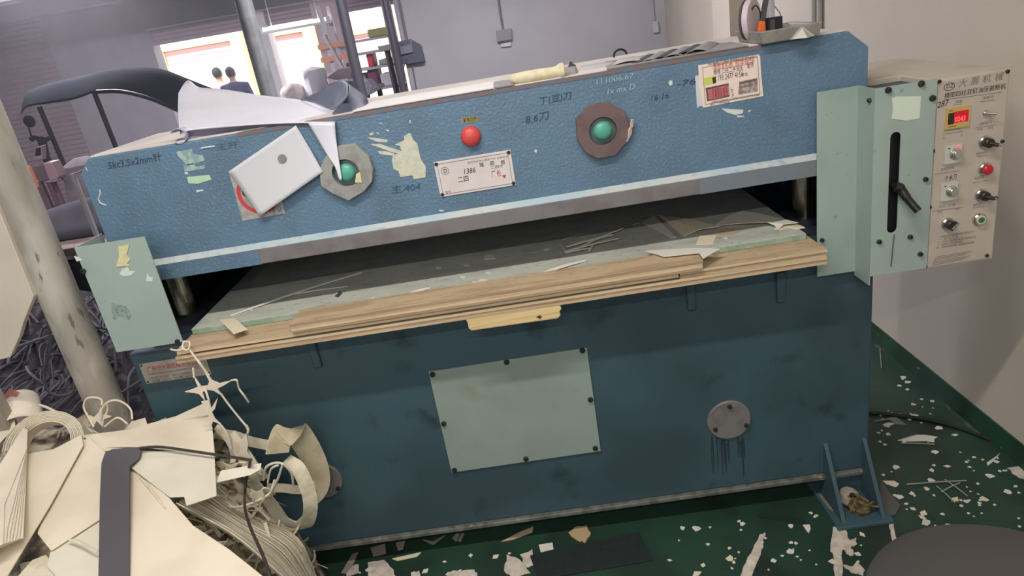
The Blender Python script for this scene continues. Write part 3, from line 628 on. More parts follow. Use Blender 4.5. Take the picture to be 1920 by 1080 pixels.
pts = [AY(*p, -.128) for p in ((873, 598), (1050, 573), (1053, 579), (1049, 584), (1051, 591), (1046, 597), (884, 620), (879, 616), (877, 606))]
o = mb(M('pale_pine', (222, 198, 146), .7, 0, (204, 176, 124), .9, 4, stretch=(1, 1, 40))).prism(pts, (0, .125, 0)).build('wood_block', bevel=.001); tag(o, 'short pale wooden block wedged under the plywood edge', 'block')
mb(M('knot', (70, 52, 40), .8)).prism([AY(*p, -.1281) for p in ((1005, 595), (1011, 591), (1017, 594), (1013, 598))], (0, -.0004, 0)).build('knot_hole', o)
xL = AZ(352, 628, .93).x; pad_pts = [(.225, -.033), (1.957, -.033), (1.957, .585), (.225, .585)]
b = mb(PADSIDE).box(.222, 1.957, -.033, .585, .9128, .931); b.mat(PADM); b.mi[1] = b.c
PAD = tag(b.build('cutting_pad', bevel=.002), 'pale green scored cutting pad on the press table', 'cutting pad')
ZP = .9312
# pieces lying on the pad
def flat(px, z, th, m, name, label, cat='offcut', group=None, lift=0, seed=0):
    pts = [AZ(a, b_, z) for a, b_ in px]
    if lift:
        n = len(pts); 
        for i in range(n): pts[i] = pts[i] + V((0, 0, lift * (i % 2)))
    return tag(mb(m).prism(pts, (0, 0, th)).build(name), label, cat, group)
PAL = M('pale_offcut', (216, 212, 202), .75); PAL2 = M('warm_offcut', (222, 210, 186), .75); GRYO = M('grey_offcut', (170, 166, 164), .75)
def curl(px, z, fn, m, name, label, cat='offcut', th=.0015, n=10):
    # px: four corners; lofted into a curled sheet that touches the pad
    c = [AZ(a, b_, z) for a, b_ in px]
    f = lambda u, v: (c[0].lerp(c[1], u)).lerp(c[3].lerp(c[2], u), v) + V((0, 0, fn(u, v)))
    return tag(mb(m).grid(f, n, n).build(name, smooth=True, solid=th), label, cat)
zp = ZP
flat([(412, 600), (440, 597), (464, 618), (438, 627)], .9318, .0012, PAL2, 'paper_offcut', 'cream square offcut at the front left corner of the cutting pad')
def lifted(pts, m, label, th=.0014):
    c = [AZ(a, b_, zp + l) for a, b_, l in pts]; return tag(mb(m).prism(c, (0, 0, th)).build('paper_offcut'), label, 'offcut')
lifted([(1204, 418, .001), (1226, 404, .004), (1268, 446, .001), (1258, 447, .001)], PAL, 'long pale wedge-shaped offcut lying next to a folded triangle')
lifted([(1234, 403, .002), (1300, 412, .006), (1348, 425, .012), (1310, 431, .009), (1282, 444, .001)], PAL2, 'folded triangular cream offcut in the middle right of the pad')
lifted([(1338, 424, .001), (1365, 405, .006), (1392, 396, .009), (1430, 402, .01), (1497, 418, .012), (1470, 421, .011), (1458, 432, .002), (1452, 423, .008), (1438, 417, .013), (1390, 419, .01)], PAL, 'largest curled cream offcut near the right end of the pad')
flat([(1452, 430), (1470, 422), (1490, 421), (1509, 428), (1490, 430), (1478, 427), (1462, 432)], zp, .004, PAL2, 'paper_offcut', 'ragged small cream scrap at the right edge of the pad')
flat([(1312, 443), (1344, 442), (1337, 458), (1305, 459)], zp, .002, PAL2, 'paper_offcut', 'small cream square chip right of the middle of the pad')
flat([(1312, 440), (1375, 430), (1391, 433), (1372, 440), (1330, 443)], zp, .001, M('brown_offcut', (184, 160, 134), .8), 'paper_offcut', 'narrow brown offcut beside the small cream square')
o = flat([(1210, 471), (1290, 466), (1316, 466), (1351, 467), (1338, 474), (1318, 486), (1311, 475), (1245, 482)], .944, .0015, PAL, 'paper_offcut', 'large pointed cream offcut hanging over the front plywood edge')
R2 = random.Random(5)
def sliver(p0, p1, wpx, m, label, name='offcut_sliver', bend=.002, z=None, group='thin slivers on the cutting pad'):
    a, b_ = AZ(*p0, z or zp + .002), AZ(*p1, z or zp + .002); L = (b_ - a).length
    pts = [a.lerp(b_, k / 8) + V((0, 0, bend * math.sin(math.pi * k / 8))) for k in range(9)]
    return tag(mb(m).ribbon(pts, [wpx * (1 - .6 * abs(k / 8 - .3)) for k in range(9)], (0, 1, .2), .0015).build(name), label, 'offcut', group)
sliver((432, 592), (678, 511), .009, PAL, 'longest thin pale sliver lying across the left of the cutting pad', bend=.004)
sliver((548, 552), (652, 537), .006, PAL, 'short thin sliver beside the longest one at the left of the pad')
sliver((766, 552), (806, 540), .014, PAL, 'stubby pale sliver near the front left of the cutting pad')
sliver((1002, 519), (1100, 488), .014, PAL, 'curved pale sliver in the bright front strip of the pad', bend=.004)
sliver((988, 520), (1045, 508), .006, PAL2, 'thin pale sliver at the front middle edge of the pad')
SL = 'pale sliver in the loose bundle at the middle of the cutting pad'
for p0, p1, w in (((1060, 474), (1110, 465), .008), ((1062, 463), (1150, 440), .009), ((1090, 462), (1168, 428), .006), ((1058, 472), (1160, 447), .007), ((1048, 458), (1062, 472), .012), ((1105, 470), (1112, 460), .006), ((1100, 455), (1136, 444), .012)): sliver(p0, p1, w, PAL if w < .01 else GRYO, SL, z=zp + .003 + R2.random() * .006)
SL2 = 'faint thin sliver in the shaded back part of the cutting pad'
for p0, p1, w in (((1055, 450), (1098, 436), .005), ((1186, 422), (1200, 418), .006), ((1110, 396), (1145, 389), .005), ((995, 475), (1018, 472), .004)): sliver(p0, p1, w, GRYO, SL2, group='slivers in the shade')
CH = 'tiny pale chip scattered on the cutting pad'
for (x, y, s) in ((1024, 468, 5), (876, 497, 5), (918, 482, 9), (822, 502, 5), (868, 520, 5), (635, 551, 5), (800, 536, 3), (890, 530, 4), (915, 512, 4), (1340, 470, 3), (1360, 447, 4), (700, 560, 4), (520, 560, 3), (745, 480, 3), (1240, 456, 3), (1430, 436, 3), (590, 520, 3), (470, 580, 4), (852, 540, 4), (905, 527, 8)):
    a = R2.uniform(0, 3); pts = [(x + s * 1.4 * math.cos(a + t + R2.uniform(-.3, .3)), y + s * .6 * math.sin(a + t)) for t in (0, 1.5, 3.0, 4.6)]
    flat(pts, zp, .0012, PAL if s > 3 else GRYO, 'paper_chip', CH, 'chip', 'chips on the cutting pad')
o = flat([(628, 556), (637, 547), (642, 550), (634, 558)], zp, .002, DKGREY, 'dark_chip', 'small dark chip on the front left of the pad', 'chip')

# ================================================================== things lying on top of the beam
ZT = zt + .0045
VIN = M('pale_grey_vinyl', (224, 222, 232), .5, 0, (214, 212, 224), .8, 5, bump=.1, bscale=20); VIND = M('dark_vinyl_back', (130, 126, 146), .55)
def loft(rows, m, nsub=5, two=None):
    b = mb(m); sm = [smoothpath(r, nsub) for r in rows]; n = len(sm[0]); cols = [smoothpath([r[i] for r in sm], 4) for i in range(n)]
    b.add([cols[i][j] for j in range(len(cols[0])) for i in range(n)], [(j * n + i, j * n + i + 1, (j + 1) * n + i + 1, (j + 1) * n + i) for j in range(len(cols[0]) - 1) for i in range(n - 1)])
    return b
rows = [[AY(335, 175, .30), AY(352, 151, .31), AY(374, 164, .3), AY(420, 168, .29), AY(490, 179, .27), AY(565, 188, .24), AY(626, 202, .19)],
        [AY(334, 205, .22), AY(350, 200, .22), AY(380, 200, .22), AY(430, 200, .21), AY(500, 203, .2), AY(570, 205, .17), AY(628, 210, .12)],
        [AY(336, 235, .10), AY(352, 230, .10), AY(385, 228, .10), AY(440, 224, .1), AY(505, 222, .09), AY(575, 221, .07), AY(629, 222, .03)],
        [AY(338, 252, .03), AY(352, 245, .02), AY(390, 240, .01), AY(440, 236, .0), AY(510, 232, -.005), AY(578, 230, -.012), AY(628, 232, -.02)]]
vt = thing('vinyl_sheet', 'large pale grey vinyl sheet draped over the left of the beam', 'sheet', AY(480, 245, .05))
loft(rows, VIN).build('sheet_body', vt, smooth=True, solid=.002)
loft([[AY(578, 231, -.012), AY(600, 231, -.018), AY(628, 232, -.02)], [AY(594, 258, -.012), AY(612, 258, -.018), AY(630, 258, -.02)], [AY(612, 288, -.016), AY(624, 290, -.02), AY(634, 290, -.024)], [AY(628, 312, -.024), AY(633, 314, -.026), AY(638, 315, -.026)], [AY(637, 338, -.026), AY(639, 338, -.026), AY(641, 337, -.026)]], VIN, 3).build('hanging_tip', vt, smooth=True, solid=.002)
# rolled lower edge with the dark back showing
loft([[AY(351, 246, .024), AY(430, 239, .014), AY(510, 234, .004), AY(566, 231, -.004)], [AY(347, 257, .035), AY(430, 249, .03), AY(510, 242, .02), AY(556, 236, .01)], [AY(350, 268, .004), AY(430, 258, .004), AY(500, 246, .004), AY(548, 239, .004)]], VIND, 5).build('rolled_edge', vt, smooth=True, solid=.002)
a_, b2_ = AY(337, 264, -.004), AY(352, 250, .09); r_ = .019; ax_ = (b2_ - a_).normalized(); u_ = V((0, 0, 1)).cross(ax_).normalized(); w_ = ax_.cross(u_); a_.z = max(a_.z, ZT + r_ - .006)
mb(M('vinyl_curl', (168, 170, 192), .5)).grid(lambda s_, t_2: a_.lerp(b2_, t_2) + (u_ * math.cos(.6 + 5.2 * s_) + w_ * math.sin(.6 + 5.2 * s_)) * r_, 20, 4).build('curled_corner', vt, smooth=True, solid=.0015)
dv = thing('dark_vinyl_offcut', 'curled dark slate vinyl piece behind the draped pale sheet', 'sheet', AY(655, 208, .1))
SL_ = M('slate_vinyl', (104, 108, 128), .55, 0, (94, 98, 116), .8, 8)
loft([[AY(564, 187, .24), AY(605, 169, .24), AY(638, 152, .22), AY(652, 156, .2)], [AY(590, 193, .2), AY(620, 182, .18), AY(640, 172, .15), AY(652, 168, .13)], [AY(621, 206, .1), AY(630, 203, .08), AY(642, 193, .06), AY(652, 180, .05)]], SL_, 4).build('outer_fold', dv, smooth=True, solid=.002)
loft([[AY(652, 156, .2), AY(665, 166, .2), AY(684, 180, .2), AY(690, 190, .2)], [AY(654, 172, .12), AY(665, 180, .12), AY(680, 190, .12), AY(688, 198, .12)], [AY(640, 194, .06), AY(655, 198, .06), AY(672, 202, .06), AY(684, 204, .06)], [AY(623, 213, .02), AY(640, 218, .02), AY(660, 212, .02), AY(680, 206, .02)]], M('slate_vinyl_inside', (80, 82, 102), .55), 4).build('inner_fold', dv, smooth=True, solid=.002)
# white strip boards on the beam top
def onbeam(px, th, m, name, label, cat, z=ZT): return tag(mb(m).prism([V((q.x, max(q.y, .004), q.z)) for q in (AZ(a, b_, z) for a, b_ in px)], (0, 0, th)).build(name), label, cat)
onbeam([(655, 214), (720, 205), (925, 172), (926, 154), (700, 192)], .003, M('white_strip_board', (226, 220, 218), .7), 'board_strip', 'white strip of board lying along the beam top', 'board')
onbeam([(927, 173), (966, 166), (962, 150), (927, 155)], .003, M('grey_speckled_board', (150, 146, 148), .8, 0, (128, 124, 128), .8, 120), 'board_strip', 'grey speckled strip beside the cream cloth roll', 'board')
# cream rolled glove-like cloth
a, b_ = AZ(966, 160, ZT), AZ(1066, 150, ZT); a.y = .03; b_.y = .025; a.z = b_.z = ZT + .013
ax = (b_ - a); L = ax.length
gl = mb(M('cream_knit_cloth', (220, 213, 182), .9, 0, (208, 198, 162), .8, 60)); gl.lathe(a, ax, [(.001, -.012), (.008, -.009), (.0125, 0), (.0145, L * .2), (.0148, L * .55), (.0135, L * .8), (.0145, L * .86), (.019, L * .93), (.021, L * .98), (.019, L * 1.02), (.012, L * 1.03), (.009, L * .99)], 20)
tag(gl.build('cloth_roll', smooth=True), 'rolled cream cloth with a flared end on the beam edge', 'cloth')
# loose stack of grey sheets
GS = M('grey_white_sheet', (190, 186, 186), .7); GS2 = M('mid_grey_sheet', (150, 146, 146), .75); GD = M('dark_grey_sheet', (74, 74, 76), .75)
def stacksheet(px, m, label, zlift, bend=.0, y0=.02, y1=.16):
    c = [AY(px[0][0], px[0][1], y0), AY(px[1][0], px[1][1], y0), AY(px[2][0], px[2][1], y1), AY(px[3][0], px[3][1], y1)]
    f = lambda u, v: c[0].lerp(c[1], u).lerp(c[3].lerp(c[2], u), v) + V((0, 0, bend * math.sin(math.pi * u)))
    return tag(mb(m).grid(f, 10, 4).build('thin_sheet', smooth=True, solid=.0015), label, 'sheet', 'loose sheets on the beam top')
stacksheet([(1072, 157), (1210, 133), (1180, 122), (1030, 143)], GS, 'bottom pale sheet of the loose stack on the beam', 0, .002)
stacksheet([(1075, 150), (1180, 130), (1186, 118), (1090, 124)], GS, 'pale sheet with a curved lifted end on the beam stack', 0, .006)
stacksheet([(1020, 146), (1085, 140), (1080, 124), (1022, 135)], GS2, 'greenish grey sheet behind the flared end of the cloth roll', 0, .002)
stacksheet([(1150, 122), (1205, 113), (1217, 107), (1160, 111)], GS, 'upper pale sheet near the small black wire loop', 0, .004, .06, .2)
for i in range(6):
    x = 1165 + i * 22; y = 132 - i * 4.6
    stacksheet([(x, y), (x + 55, y - 13), (x + 75, y - 27), (x + 30, y - 17)], (GD, GS2, GD, GS2, GD, GS2)[i], ('dark sheet at the left end of the fanned stack', 'second sheet from the left in the fanned stack', 'third sheet from the left in the fanned stack', 'fourth sheet from the left in the fanned stack', 'dark sheet near the right end of the fanned stack', 'mid grey sheet at the right end of the fanned stack')[i], 0, .012, .03, .2)
tag(mb(M('dusty_grey_liner', (158, 150, 148), .85, 0, (138, 130, 130), .8, 25)).prism([(1.47, .006, ZT), (1.83, .004, ZT), (1.845, .2, ZT), (1.5, .24, ZT)], (0, 0, .002)).build('liner_sheet'), 'dusty grey liner sheet under the fanned stack', 'sheet')
b = mb(BLACK); c = AY(1163, 104, .2); b.tube([c + V((math.cos(a) * .018, 0, math.sin(a) * .016)) for a in [k * .3 for k in range(0, 12)]], .003, 6); tag(b.build('wire_loop', smooth=True), 'small black wire loop behind the loose sheets', 'wire')
b = mb(DKGREY).prism([AY(*p, .2) for p in ((1066, 125), (1068, 118), (1071, 114), (1074, 119), (1080, 122), (1079, 129), (1058, 133), (1056, 128))], (0, .012, 0)); tag(b.build('dark_clip', bevel=.001), 'small dark clip standing behind the cloth roll', 'clip')
# tray with tools
TY = M('grey_tray_metal', (158, 152, 146), .5, .2, (140, 134, 128), .8, 20)
tz = ZT + .002
q = [AZ(*p, tz) for p in ((1393, 83), (1446, 84), (1487, 84), (1528, 76))]
xa, xb = 1.845, 1.995; ya, yb2 = -.045, .15
tr = thing('tool_tray', 'grey metal tray with sloped front holding tools on the beam', 'tray', ((xa + xb) / 2, .05, ZT))
h = .03
b = mb(TY).add([(xa + .01, ya + .02, ZT), (xb, ya + .02, ZT), (xb, yb2, ZT), (xa + .01, yb2, ZT), (xa, ya + .012, ZT + h), (xb + .006, ya + .012, ZT + h), (xb + .006, yb2 + .01, ZT + h), (xa, yb2 + .01, ZT + h), (xa + .012, ya + .03, ZT + h), (xb - .01, ya + .03, ZT + h), (xb - .01, yb2 - .005, ZT + h), (xa + .012, yb2 - .005, ZT + h), (xa + .02, ya + .036, ZT + .006), (xb - .016, ya + .036, ZT + .006), (xb - .016, yb2 - .01, ZT + .006), (xa + .02, yb2 - .01, ZT + .006)],
    [(3, 2, 1, 0)] + [(i, (i + 1) % 4, 4 + (i + 1) % 4, 4 + i) for i in range(4)] + [(4 + i, 4 + (i + 1) % 4, 8 + (i + 1) % 4, 8 + i) for i in range(4)] + [(8 + i, 8 + (i + 1) % 4, 12 + (i + 1) % 4, 12 + i) for i in range(4)] + [(12, 13, 14, 15)])
b.build('pan', tr, bevel=.002)
zb0 = ZT + .0065
mb(M('tray_lip_metal', (186, 182, 176), .4, .3)).prism([(xa + .075, ya + .01, ZT + .001), (xa + .11, ya - .012, ZT + .0005), (xa + .135, ya + .01, ZT + .001), (xa + .105, ya + .013, ZT + h - .002)], (0, .004, 0)).build('front_flap', tr)
o = mb(M('grey_slab', (140, 138, 132), .6)).box(xa + .062, xb - .02, ya + .04, yb2 - .012, zb0, zb0 + .014); tag(o.build('grey_slab', bevel=.003), 'flat grey slab lying in the tool tray', 'slab')
# tape roll standing in the tray
yr = .085
c = AY(1409, 43, yr); rx = .05; c.z = zb0 + rx + .0005
b = MB(); axr = V((.75, -.62, .0)).normalized()
b.mat(M('tape_pinkish', (206, 190, 196), .5)).lathe(c - axr * .008, axr, [(rx - .004, 0), (rx, .001), (rx, .015), (rx - .004, .016), (.02, .016)], 36)
b.mat(DKGREY).lathe(c - axr * .014, axr, [(.03, 0), (rx + .0004, .0), (rx + .0004, .006), (rx - .006, .0062)], 36)
tag(b.build('tape_roll', smooth=False), 'pale pink tape roll with a dark rim standing in the tray', 'tape')
# orange cutter, bottle, box
c = AY(1427, 64, .06); c.z = zb0
ct = thing('utility_cutter', 'orange handled cutter standing beside the tape roll', 'cutter', c)
mb(M('orange_plastic', (226, 110, 44), .45)).prism([c + V((-.013, -.004, 0)), c + V((.012, -.004, 0)), c + V((.011, -.004, .042)), c + V((-.003, -.004, .045))], (0, .012, 0)).build('handle', ct, bevel=.002)
mb(DKGREY).prism([c + V((-.002, -.003, .044)), c + V((.010, -.003, .042)), c + V((.03, -.003, .13)), c + V((.018, -.003, .135))], (0, .008, 0)).build('blade_guide', ct)
c = AY(1447, 60, .1); c.z = zb0 + .0142
bt = thing('clear_bottle', 'slim clear bottle with a yellowish top beside the black box', 'bottle', c + V((-.004, 0, 0)))
mb(M('clear_plastic', (214, 214, 222), .1, trans=.6, alpha=.75)).lathe(c + V((-.004, 0, 0)), (0, 0, 1), [(.012, 0), (.0125, .003), (.0125, .075), (.008, .088), (.006, .09)], 20).build('bottle_body', bt, smooth=True)
mb(M('yellow_cap', (232, 226, 150), .5)).lathe(c + V((-.004, 0, .09)), (0, 0, 1), [(.0065, 0), (.0065, .03), (.003, .034)], 16).build('cap', bt)
c = AY(1452, 60, .05); c.z = zb0 + .0142
bb = mb(BLACK).box(c.x - .016, c.x + .018, .04, .072, c.z, c.z + .034); bb.mat(DKGREY).box(c.x - .014, c.x - .002, .038, .04, c.z + .004, c.z + .03)
tag(bb.build('black_box', bevel=.002), 'small black box standing in the tool tray', 'box')
b = mb(M('thin_grey_wire', (120, 116, 108), .5)); p = c + V((.019, .056, .02)); b.tube(smoothpath([p, p + V((.03, .03, .01)), p + V((.06, .12, .09)), V((XW - .2, .7, 1.72)), V((XW - .01, 1.2, 2.3))], 6), .0016, 5)
tag(b.build('thin_wire', smooth=True), 'thin wire rising from the black box to the wall', 'wire')
b = mb(BLACK); p = AY(1425, 40, .03); b.tube(smoothpath([AY(1404, 40, .08), AY(1409, 20, .07), AY(1417, 10, .06), AY(1425, 22, .06), AY(1426, 40, .06)], 5), .0018, 6)
tag(b.build('black_wire', smooth=True), 'black wire hooked over the tape roll', 'wire')
# paper with a hole taped to the beam face
cor = [(428, 322), (555, 235), (608, 320), (490, 403)]
def paperf(u, v):
    c = [AY(*p, -.004) for p in cor]; p = c[0].lerp(c[1], u).lerp(c[3].lerp(c[2], u), v); return p + V((0, -.016 * v * v - .004 * math.sin(3 * u), 0))
pp = thing('paper_sheet', 'white paper sheet taped crookedly over the prohibition sign', 'paper', AY(490, 403, -.02))
mb(WHITE).grid(paperf, 14, 14).build('sheet', pp, smooth=True, solid=.0005)
c = AY(529, 297, -.006 - .016 * .2); pts = [AY(529 + 8 * math.cos(k * math.pi / 8), 297 + 8 * math.sin(k * math.pi / 8), -.0125) for k in range(16)]
mb(M('paper_hole_grey', (140, 138, 136), .5, .3)).prism(pts, (0, -.0025, 0)).build('paper_hole_disc', pp)  # grey disc added to stand for the hole in the paper
# ================================================================== heap of cream offcuts, front left
HN = V((0, -.15, 1)).normalized()
def H(px, py, dz=0): return AP(px, py, (0, -.05, .70 + dz), HN)
def hz(y, dz=0): return .70 + .15 * (y + .05) + dz
def hsheet(px, dz, m, label, name='foam_sheet', th=.003, tilt=None, cat='sheet', group='offcut sheets on the heap'):
    n = V((0, -.15, 1)) if tilt is None else V(tilt); n.normalize()
    c = px[0]; p0 = H(c[0], c[1], dz)
    pts = [AP(a, b_, p0, n) for a, b_ in px]
    return tag(mb(m).prism(pts, n * -th).build(name, bevel=.0006, seg=1), label, cat, group)
STRIP = M('charcoal_strip', (84, 80, 86), .8)
hsheet([(184, 1090), (187, 930), (190, 868), (196, 850), (210, 842), (236, 840), (263, 838), (264, 846), (262, 856), (254, 864), (243, 873), (242, 1090)], .030, STRIP, 'charcoal foam strip with a hooked end lying on the cream sheets', 'foam_strip', .004, cat='strip')
hsheet([(243, 875), (264, 845), (330, 846), (402, 855), (406, 929), (349, 948), (345, 931), (318, 932)], .016, CREAM2, 'cream sheet with a notched corner right of the charcoal strip', tilt=(.0, -.2, 1))
hsheet([(198, 838), (280, 827), (340, 806), (391, 786), (398, 800), (403, 856), (330, 845), (262, 838)], .012, CREAM, 'cream sheet with a curved upper edge behind the charcoal strip', tilt=(.02, -.18, 1))
hsheet([(152, 816), (235, 806), (246, 790), (272, 783), (276, 795), (330, 780), (386, 754), (399, 790), (396, 800), (340, 812), (280, 830), (196, 846)], .006, CREAM, 'uppermost cream sheet reaching back towards the press')
hsheet([(40, 852), (100, 842), (152, 815), (156, 834), (95, 945), (10, 1085), (-20, 1085), (20, 980)], .026, CREAM, 'broad cream sheet with a long straight edge at the left')
hsheet([(146, 826), (170, 822), (200, 850), (196, 872), (192, 970), (95, 1032), (70, 1000), (88, 950)], .014, CREAM, 'cream sheet tucked between the broad left sheet and the charcoal strip')
hsheet([(95, 1030), (192, 968), (190, 1095), (118, 1095), (88, 1062)], .006, CREAM2, 'cream sheet at the lower edge left of the charcoal strip')
hsheet([(60, 1050), (86, 1040), (118, 1085), (20, 1095)], .000, CREAM3, 'small brownish folded piece at the lower left corner')
for i in range(7):
    o = i * 5.2
    hsheet([(-10, 885), (44, 801), (51, 806), (50, 840 + i * 4), (8 + i * 5.8, 985 + i * 4 - (i == 0) * 40), (6 + i * 5.4, 1018 - i * 1.5), (-30, 1040)], .056 - i * .0045, (CREAM, CREAM2)[i % 2], ('top sheet of the fanned pile at the left edge', 'second sheet of the fanned pile at the left edge', 'third sheet of the fanned pile at the left edge', 'fourth sheet of the fanned pile at the left edge', 'fifth sheet of the fanned pile at the left edge', 'sixth sheet of the fanned pile at the left edge', 'bottom sheet of the fanned pile at the left edge')[i], tilt=(-.12, -.15, 1))
hsheet([(243, 880), (262, 886), (318, 934), (362, 985), (430, 1030), (512, 1095), (242, 1095)], .002, CREAM, 'large cream sheet sloping to the lower right of the heap', tilt=(.0, -.1, 1))
hsheet([(243, 1064), (300, 1024), (355, 986), (398, 1043), (330, 1092), (242, 1095)], .010, M('greyish_cream_sheet', (206, 202, 188), .75), 'greyish cream sheet overlapping the large lower sheet', tilt=(0, -.1, 1))
hsheet([(342, 1085), (394, 1041), (440, 1095), (342, 1095)], .008, CREAM2, 'small corner of a sheet at the bottom middle of the heap', tilt=(0, -.1, 1))
hsheet([(405, 905), (414, 882), (470, 872), (490, 868), (488, 880), (470, 890)], .0, CREAM2, 'short cream band crossing behind the black cable', tilt=(.1, -.5, 1))
# folded ridge lines (thin strips resting on sheets)
hsheet([(258, 888), (270, 900), (300, 935), (312, 955), (309, 955), (285, 925), (262, 896)], .012, CREAM3, 'thin folded strip lying on the large lower sheet', 'foam_strip', .003, cat='strip')
hsheet([(130, 1008), (150, 1015), (182, 1034), (180, 1037), (150, 1021), (126, 1012)], .024, CREAM3, 'thin folded strip on the lower left sheet', 'foam_strip', .003, cat='strip')
# black cord from the hooked strip
cp = [H(262, 840, .036), H(300, 838, .036), H(360, 846, .034), H(420, 855, .03), H(466, 862, .03), H(469, 866, .028), H(461, 905, -.06), H(459, 950, -.08), H(470, 990, -.05), H(488, 1030, -.02), H(500, 1060, .0), H(508, 1090, 0)]
tag(mb(M('black_cable_sheath', (58, 52, 50), .6)).tube(smoothpath(cp, 5), .0036, 8).build('thin_cable', smooth=True), 'black cable running from the charcoal strip down the heap', 'cable')
# curled pieces at upper left
def roll(pa, pb, y, r, m, label, turns=.97, name='curled_sheet'):
    a, b_ = AY(*pa, y), AY(*pb, y - .1); ax = (b_ - a).normalized(); u = V((.3, 1, 0)); u = (u - ax * u.dot(ax)).normalized(); w = ax.cross(u)
    f = lambda s, t: a.lerp(b_, t) + (u * math.cos(2 * math.pi * turns * s) + w * math.sin(2 * math.pi * turns * s)) * r * (1 + .35 * t + .1 * s)
    return tag(mb(m).grid(f, 24, 6).build(name, smooth=True, solid=.003), label, 'sheet')
roll((40, 750), (42, 806), .1, .045, CREAM, 'cream sheet curled into a cone at the far left')
hsheet([(-10, 775), (12, 742), (25, 750), (28, 800), (-10, 840)], .03, CREAM, 'cream flap beside the curled cone at the left edge', tilt=(0, -.6, 1))
hsheet([(-5, 752), (18, 728), (36, 735), (30, 745), (8, 762)], .05, M('salmon_scrap', (206, 132, 118), .7), 'salmon pink scrap behind the curled cone', 'pink_scrap', tilt=(0, -.8, 1), cat='scrap')
# bundle of curved strips (coil) left of centre
for i in range(8):
    r = .075 + i * .0065
    c = H(78, 838, .0)
    pts = [c + V((r * math.cos(a), .03 + r * .5 * math.sin(a) - i * .002, -.01 + r * .62 * math.sin(a))) for a in [math.pi * (1.0 - k / 12) for k in range(0, 13)]]
    tag(mb((CREAM, CREAM3)[i % 2]).ribbon(pts, .03, (0, -.6, .8), .0035).build('curved_strip', smooth=True), 'cream strip in the curved bundle at the upper left of the heap', 'strip', 'curved strip bundle')
# loops of ribbon at the right of the heap
def rib(px, ys, w, m, label, wd=(0, 0, 1), th=.003, name='ribbon_offcut', group='ribbon offcuts'):
    pts = smoothpath([AY(p[0], p[1], y) for p, y in zip(px, ys)], 6)
    return tag(mb(m).ribbon(pts, w, wd, th).build(name, smooth=True), label, 'offcut', group)
rib([(520, 850), (528, 820), (552, 808), (580, 845), (597, 885), (598, 915), (580, 925)], [-.2, -.18, -.12, -.09, -.08, -.09, -.12], .072, M('cream_ribbon_warm', (216, 204, 176), .75, 0, (200, 186, 156), .9, 20), 'widest looped ribbon standing at the right of the heap', (-.5, -.6, .5))
rib([(536, 862), (560, 880), (578, 920), (582, 955), (574, 985), (556, 992)], [-.17, -.19, -.2, -.2, -.18, -.15], .04, CREAM3, 'thick striped ribbon arching below the widest loop', (-1, -.3, .2))
rib([(402, 812), (440, 818), (470, 828), (522, 838)], [-.12, -.1, -.09, -.1], .03, CREAM3, 'ribbon running level from the sheets to the widest loop', (0, .3, 1))
rib([(500, 915), (530, 915), (565, 918), (592, 908)], [-.14, -.13, -.12, -.1], .026, CREAM3, 'short ribbon bridging the inside of the loop', (0, .3, 1))
rib([(470, 900), (505, 940), (530, 975), (560, 985), (578, 972)], [-.2, -.18, -.15, -.14, -.15], .04, CREAM2, 'broad ribbon curving under the loops', (.3, -.3, 1))
rib([(430, 815), (455, 850), (475, 880), (492, 900)], [-.18, -.2, -.21, -.2], .045, CREAM3, 'broad ribbon bending down beside the notched sheet', (.8, 0, .5))
rib([(405, 800), (425, 820), (438, 850), (436, 868)], [-.14, -.16, -.18, -.2], .018, CREAM3, 'narrow ribbon curling by the edge of the notched sheet', (1, 0, .3))
def wire(px, ys, r, m, label, name='string_offcut'):
    pts = smoothpath([AY(p[0], p[1], y) for p, y in zip(px, ys)], 6)
    return tag(mb(m).tube(pts, r, 6).build(name, smooth=True), label, 'offcut', 'string offcuts')
STR = M('pale_string_offcut', (222, 214, 196), .75)
wire([(494, 900), (500, 875), (525, 868), (545, 885), (550, 910)], [-.22, -.23, -.23, -.22, -.2], .0035, STR, 'round string loop inside the ribbon loops')
wire([(505, 930), (520, 900), (530, 870)], [-.22, -.23, -.24], .0035, STR, 'straight string crossing the ribbon loops')
wire([(502, 905), (508, 880), (522, 872)], [-.23, -.235, -.235], .003, STR, 'short string beside the round string loop')
wire([(420, 950), (450, 950), (480, 940), (505, 925), (515, 900)], [-.3, -.3, -.28, -.26, -.25], .0035, STR, 'string sagging below the notched sheet')
wire([(470, 925), (480, 955), (470, 970), (462, 955), (478, 950), (505, 975)], [-.3] * 6, .003, STR, 'small curled string in the middle of the right side')
wire([(497, 980), (505, 1010), (510, 1040), (512, 1075)], [-.32, -.34, -.36, -.38], .005, STR, 'pale straight string hanging at the lower right of the heap')
wire([(492, 978), (505, 1003), (518, 1000), (524, 975)], [-.3, -.29, -.27, -.25], .003, STR, 'u-shaped string near the lower ribbons')
wire([(513, 1018), (540, 1010), (552, 1000), (562, 985)], [-.25, -.23, -.2, -.18], .0028, STR, 'thin string trailing off the lower ribbon')
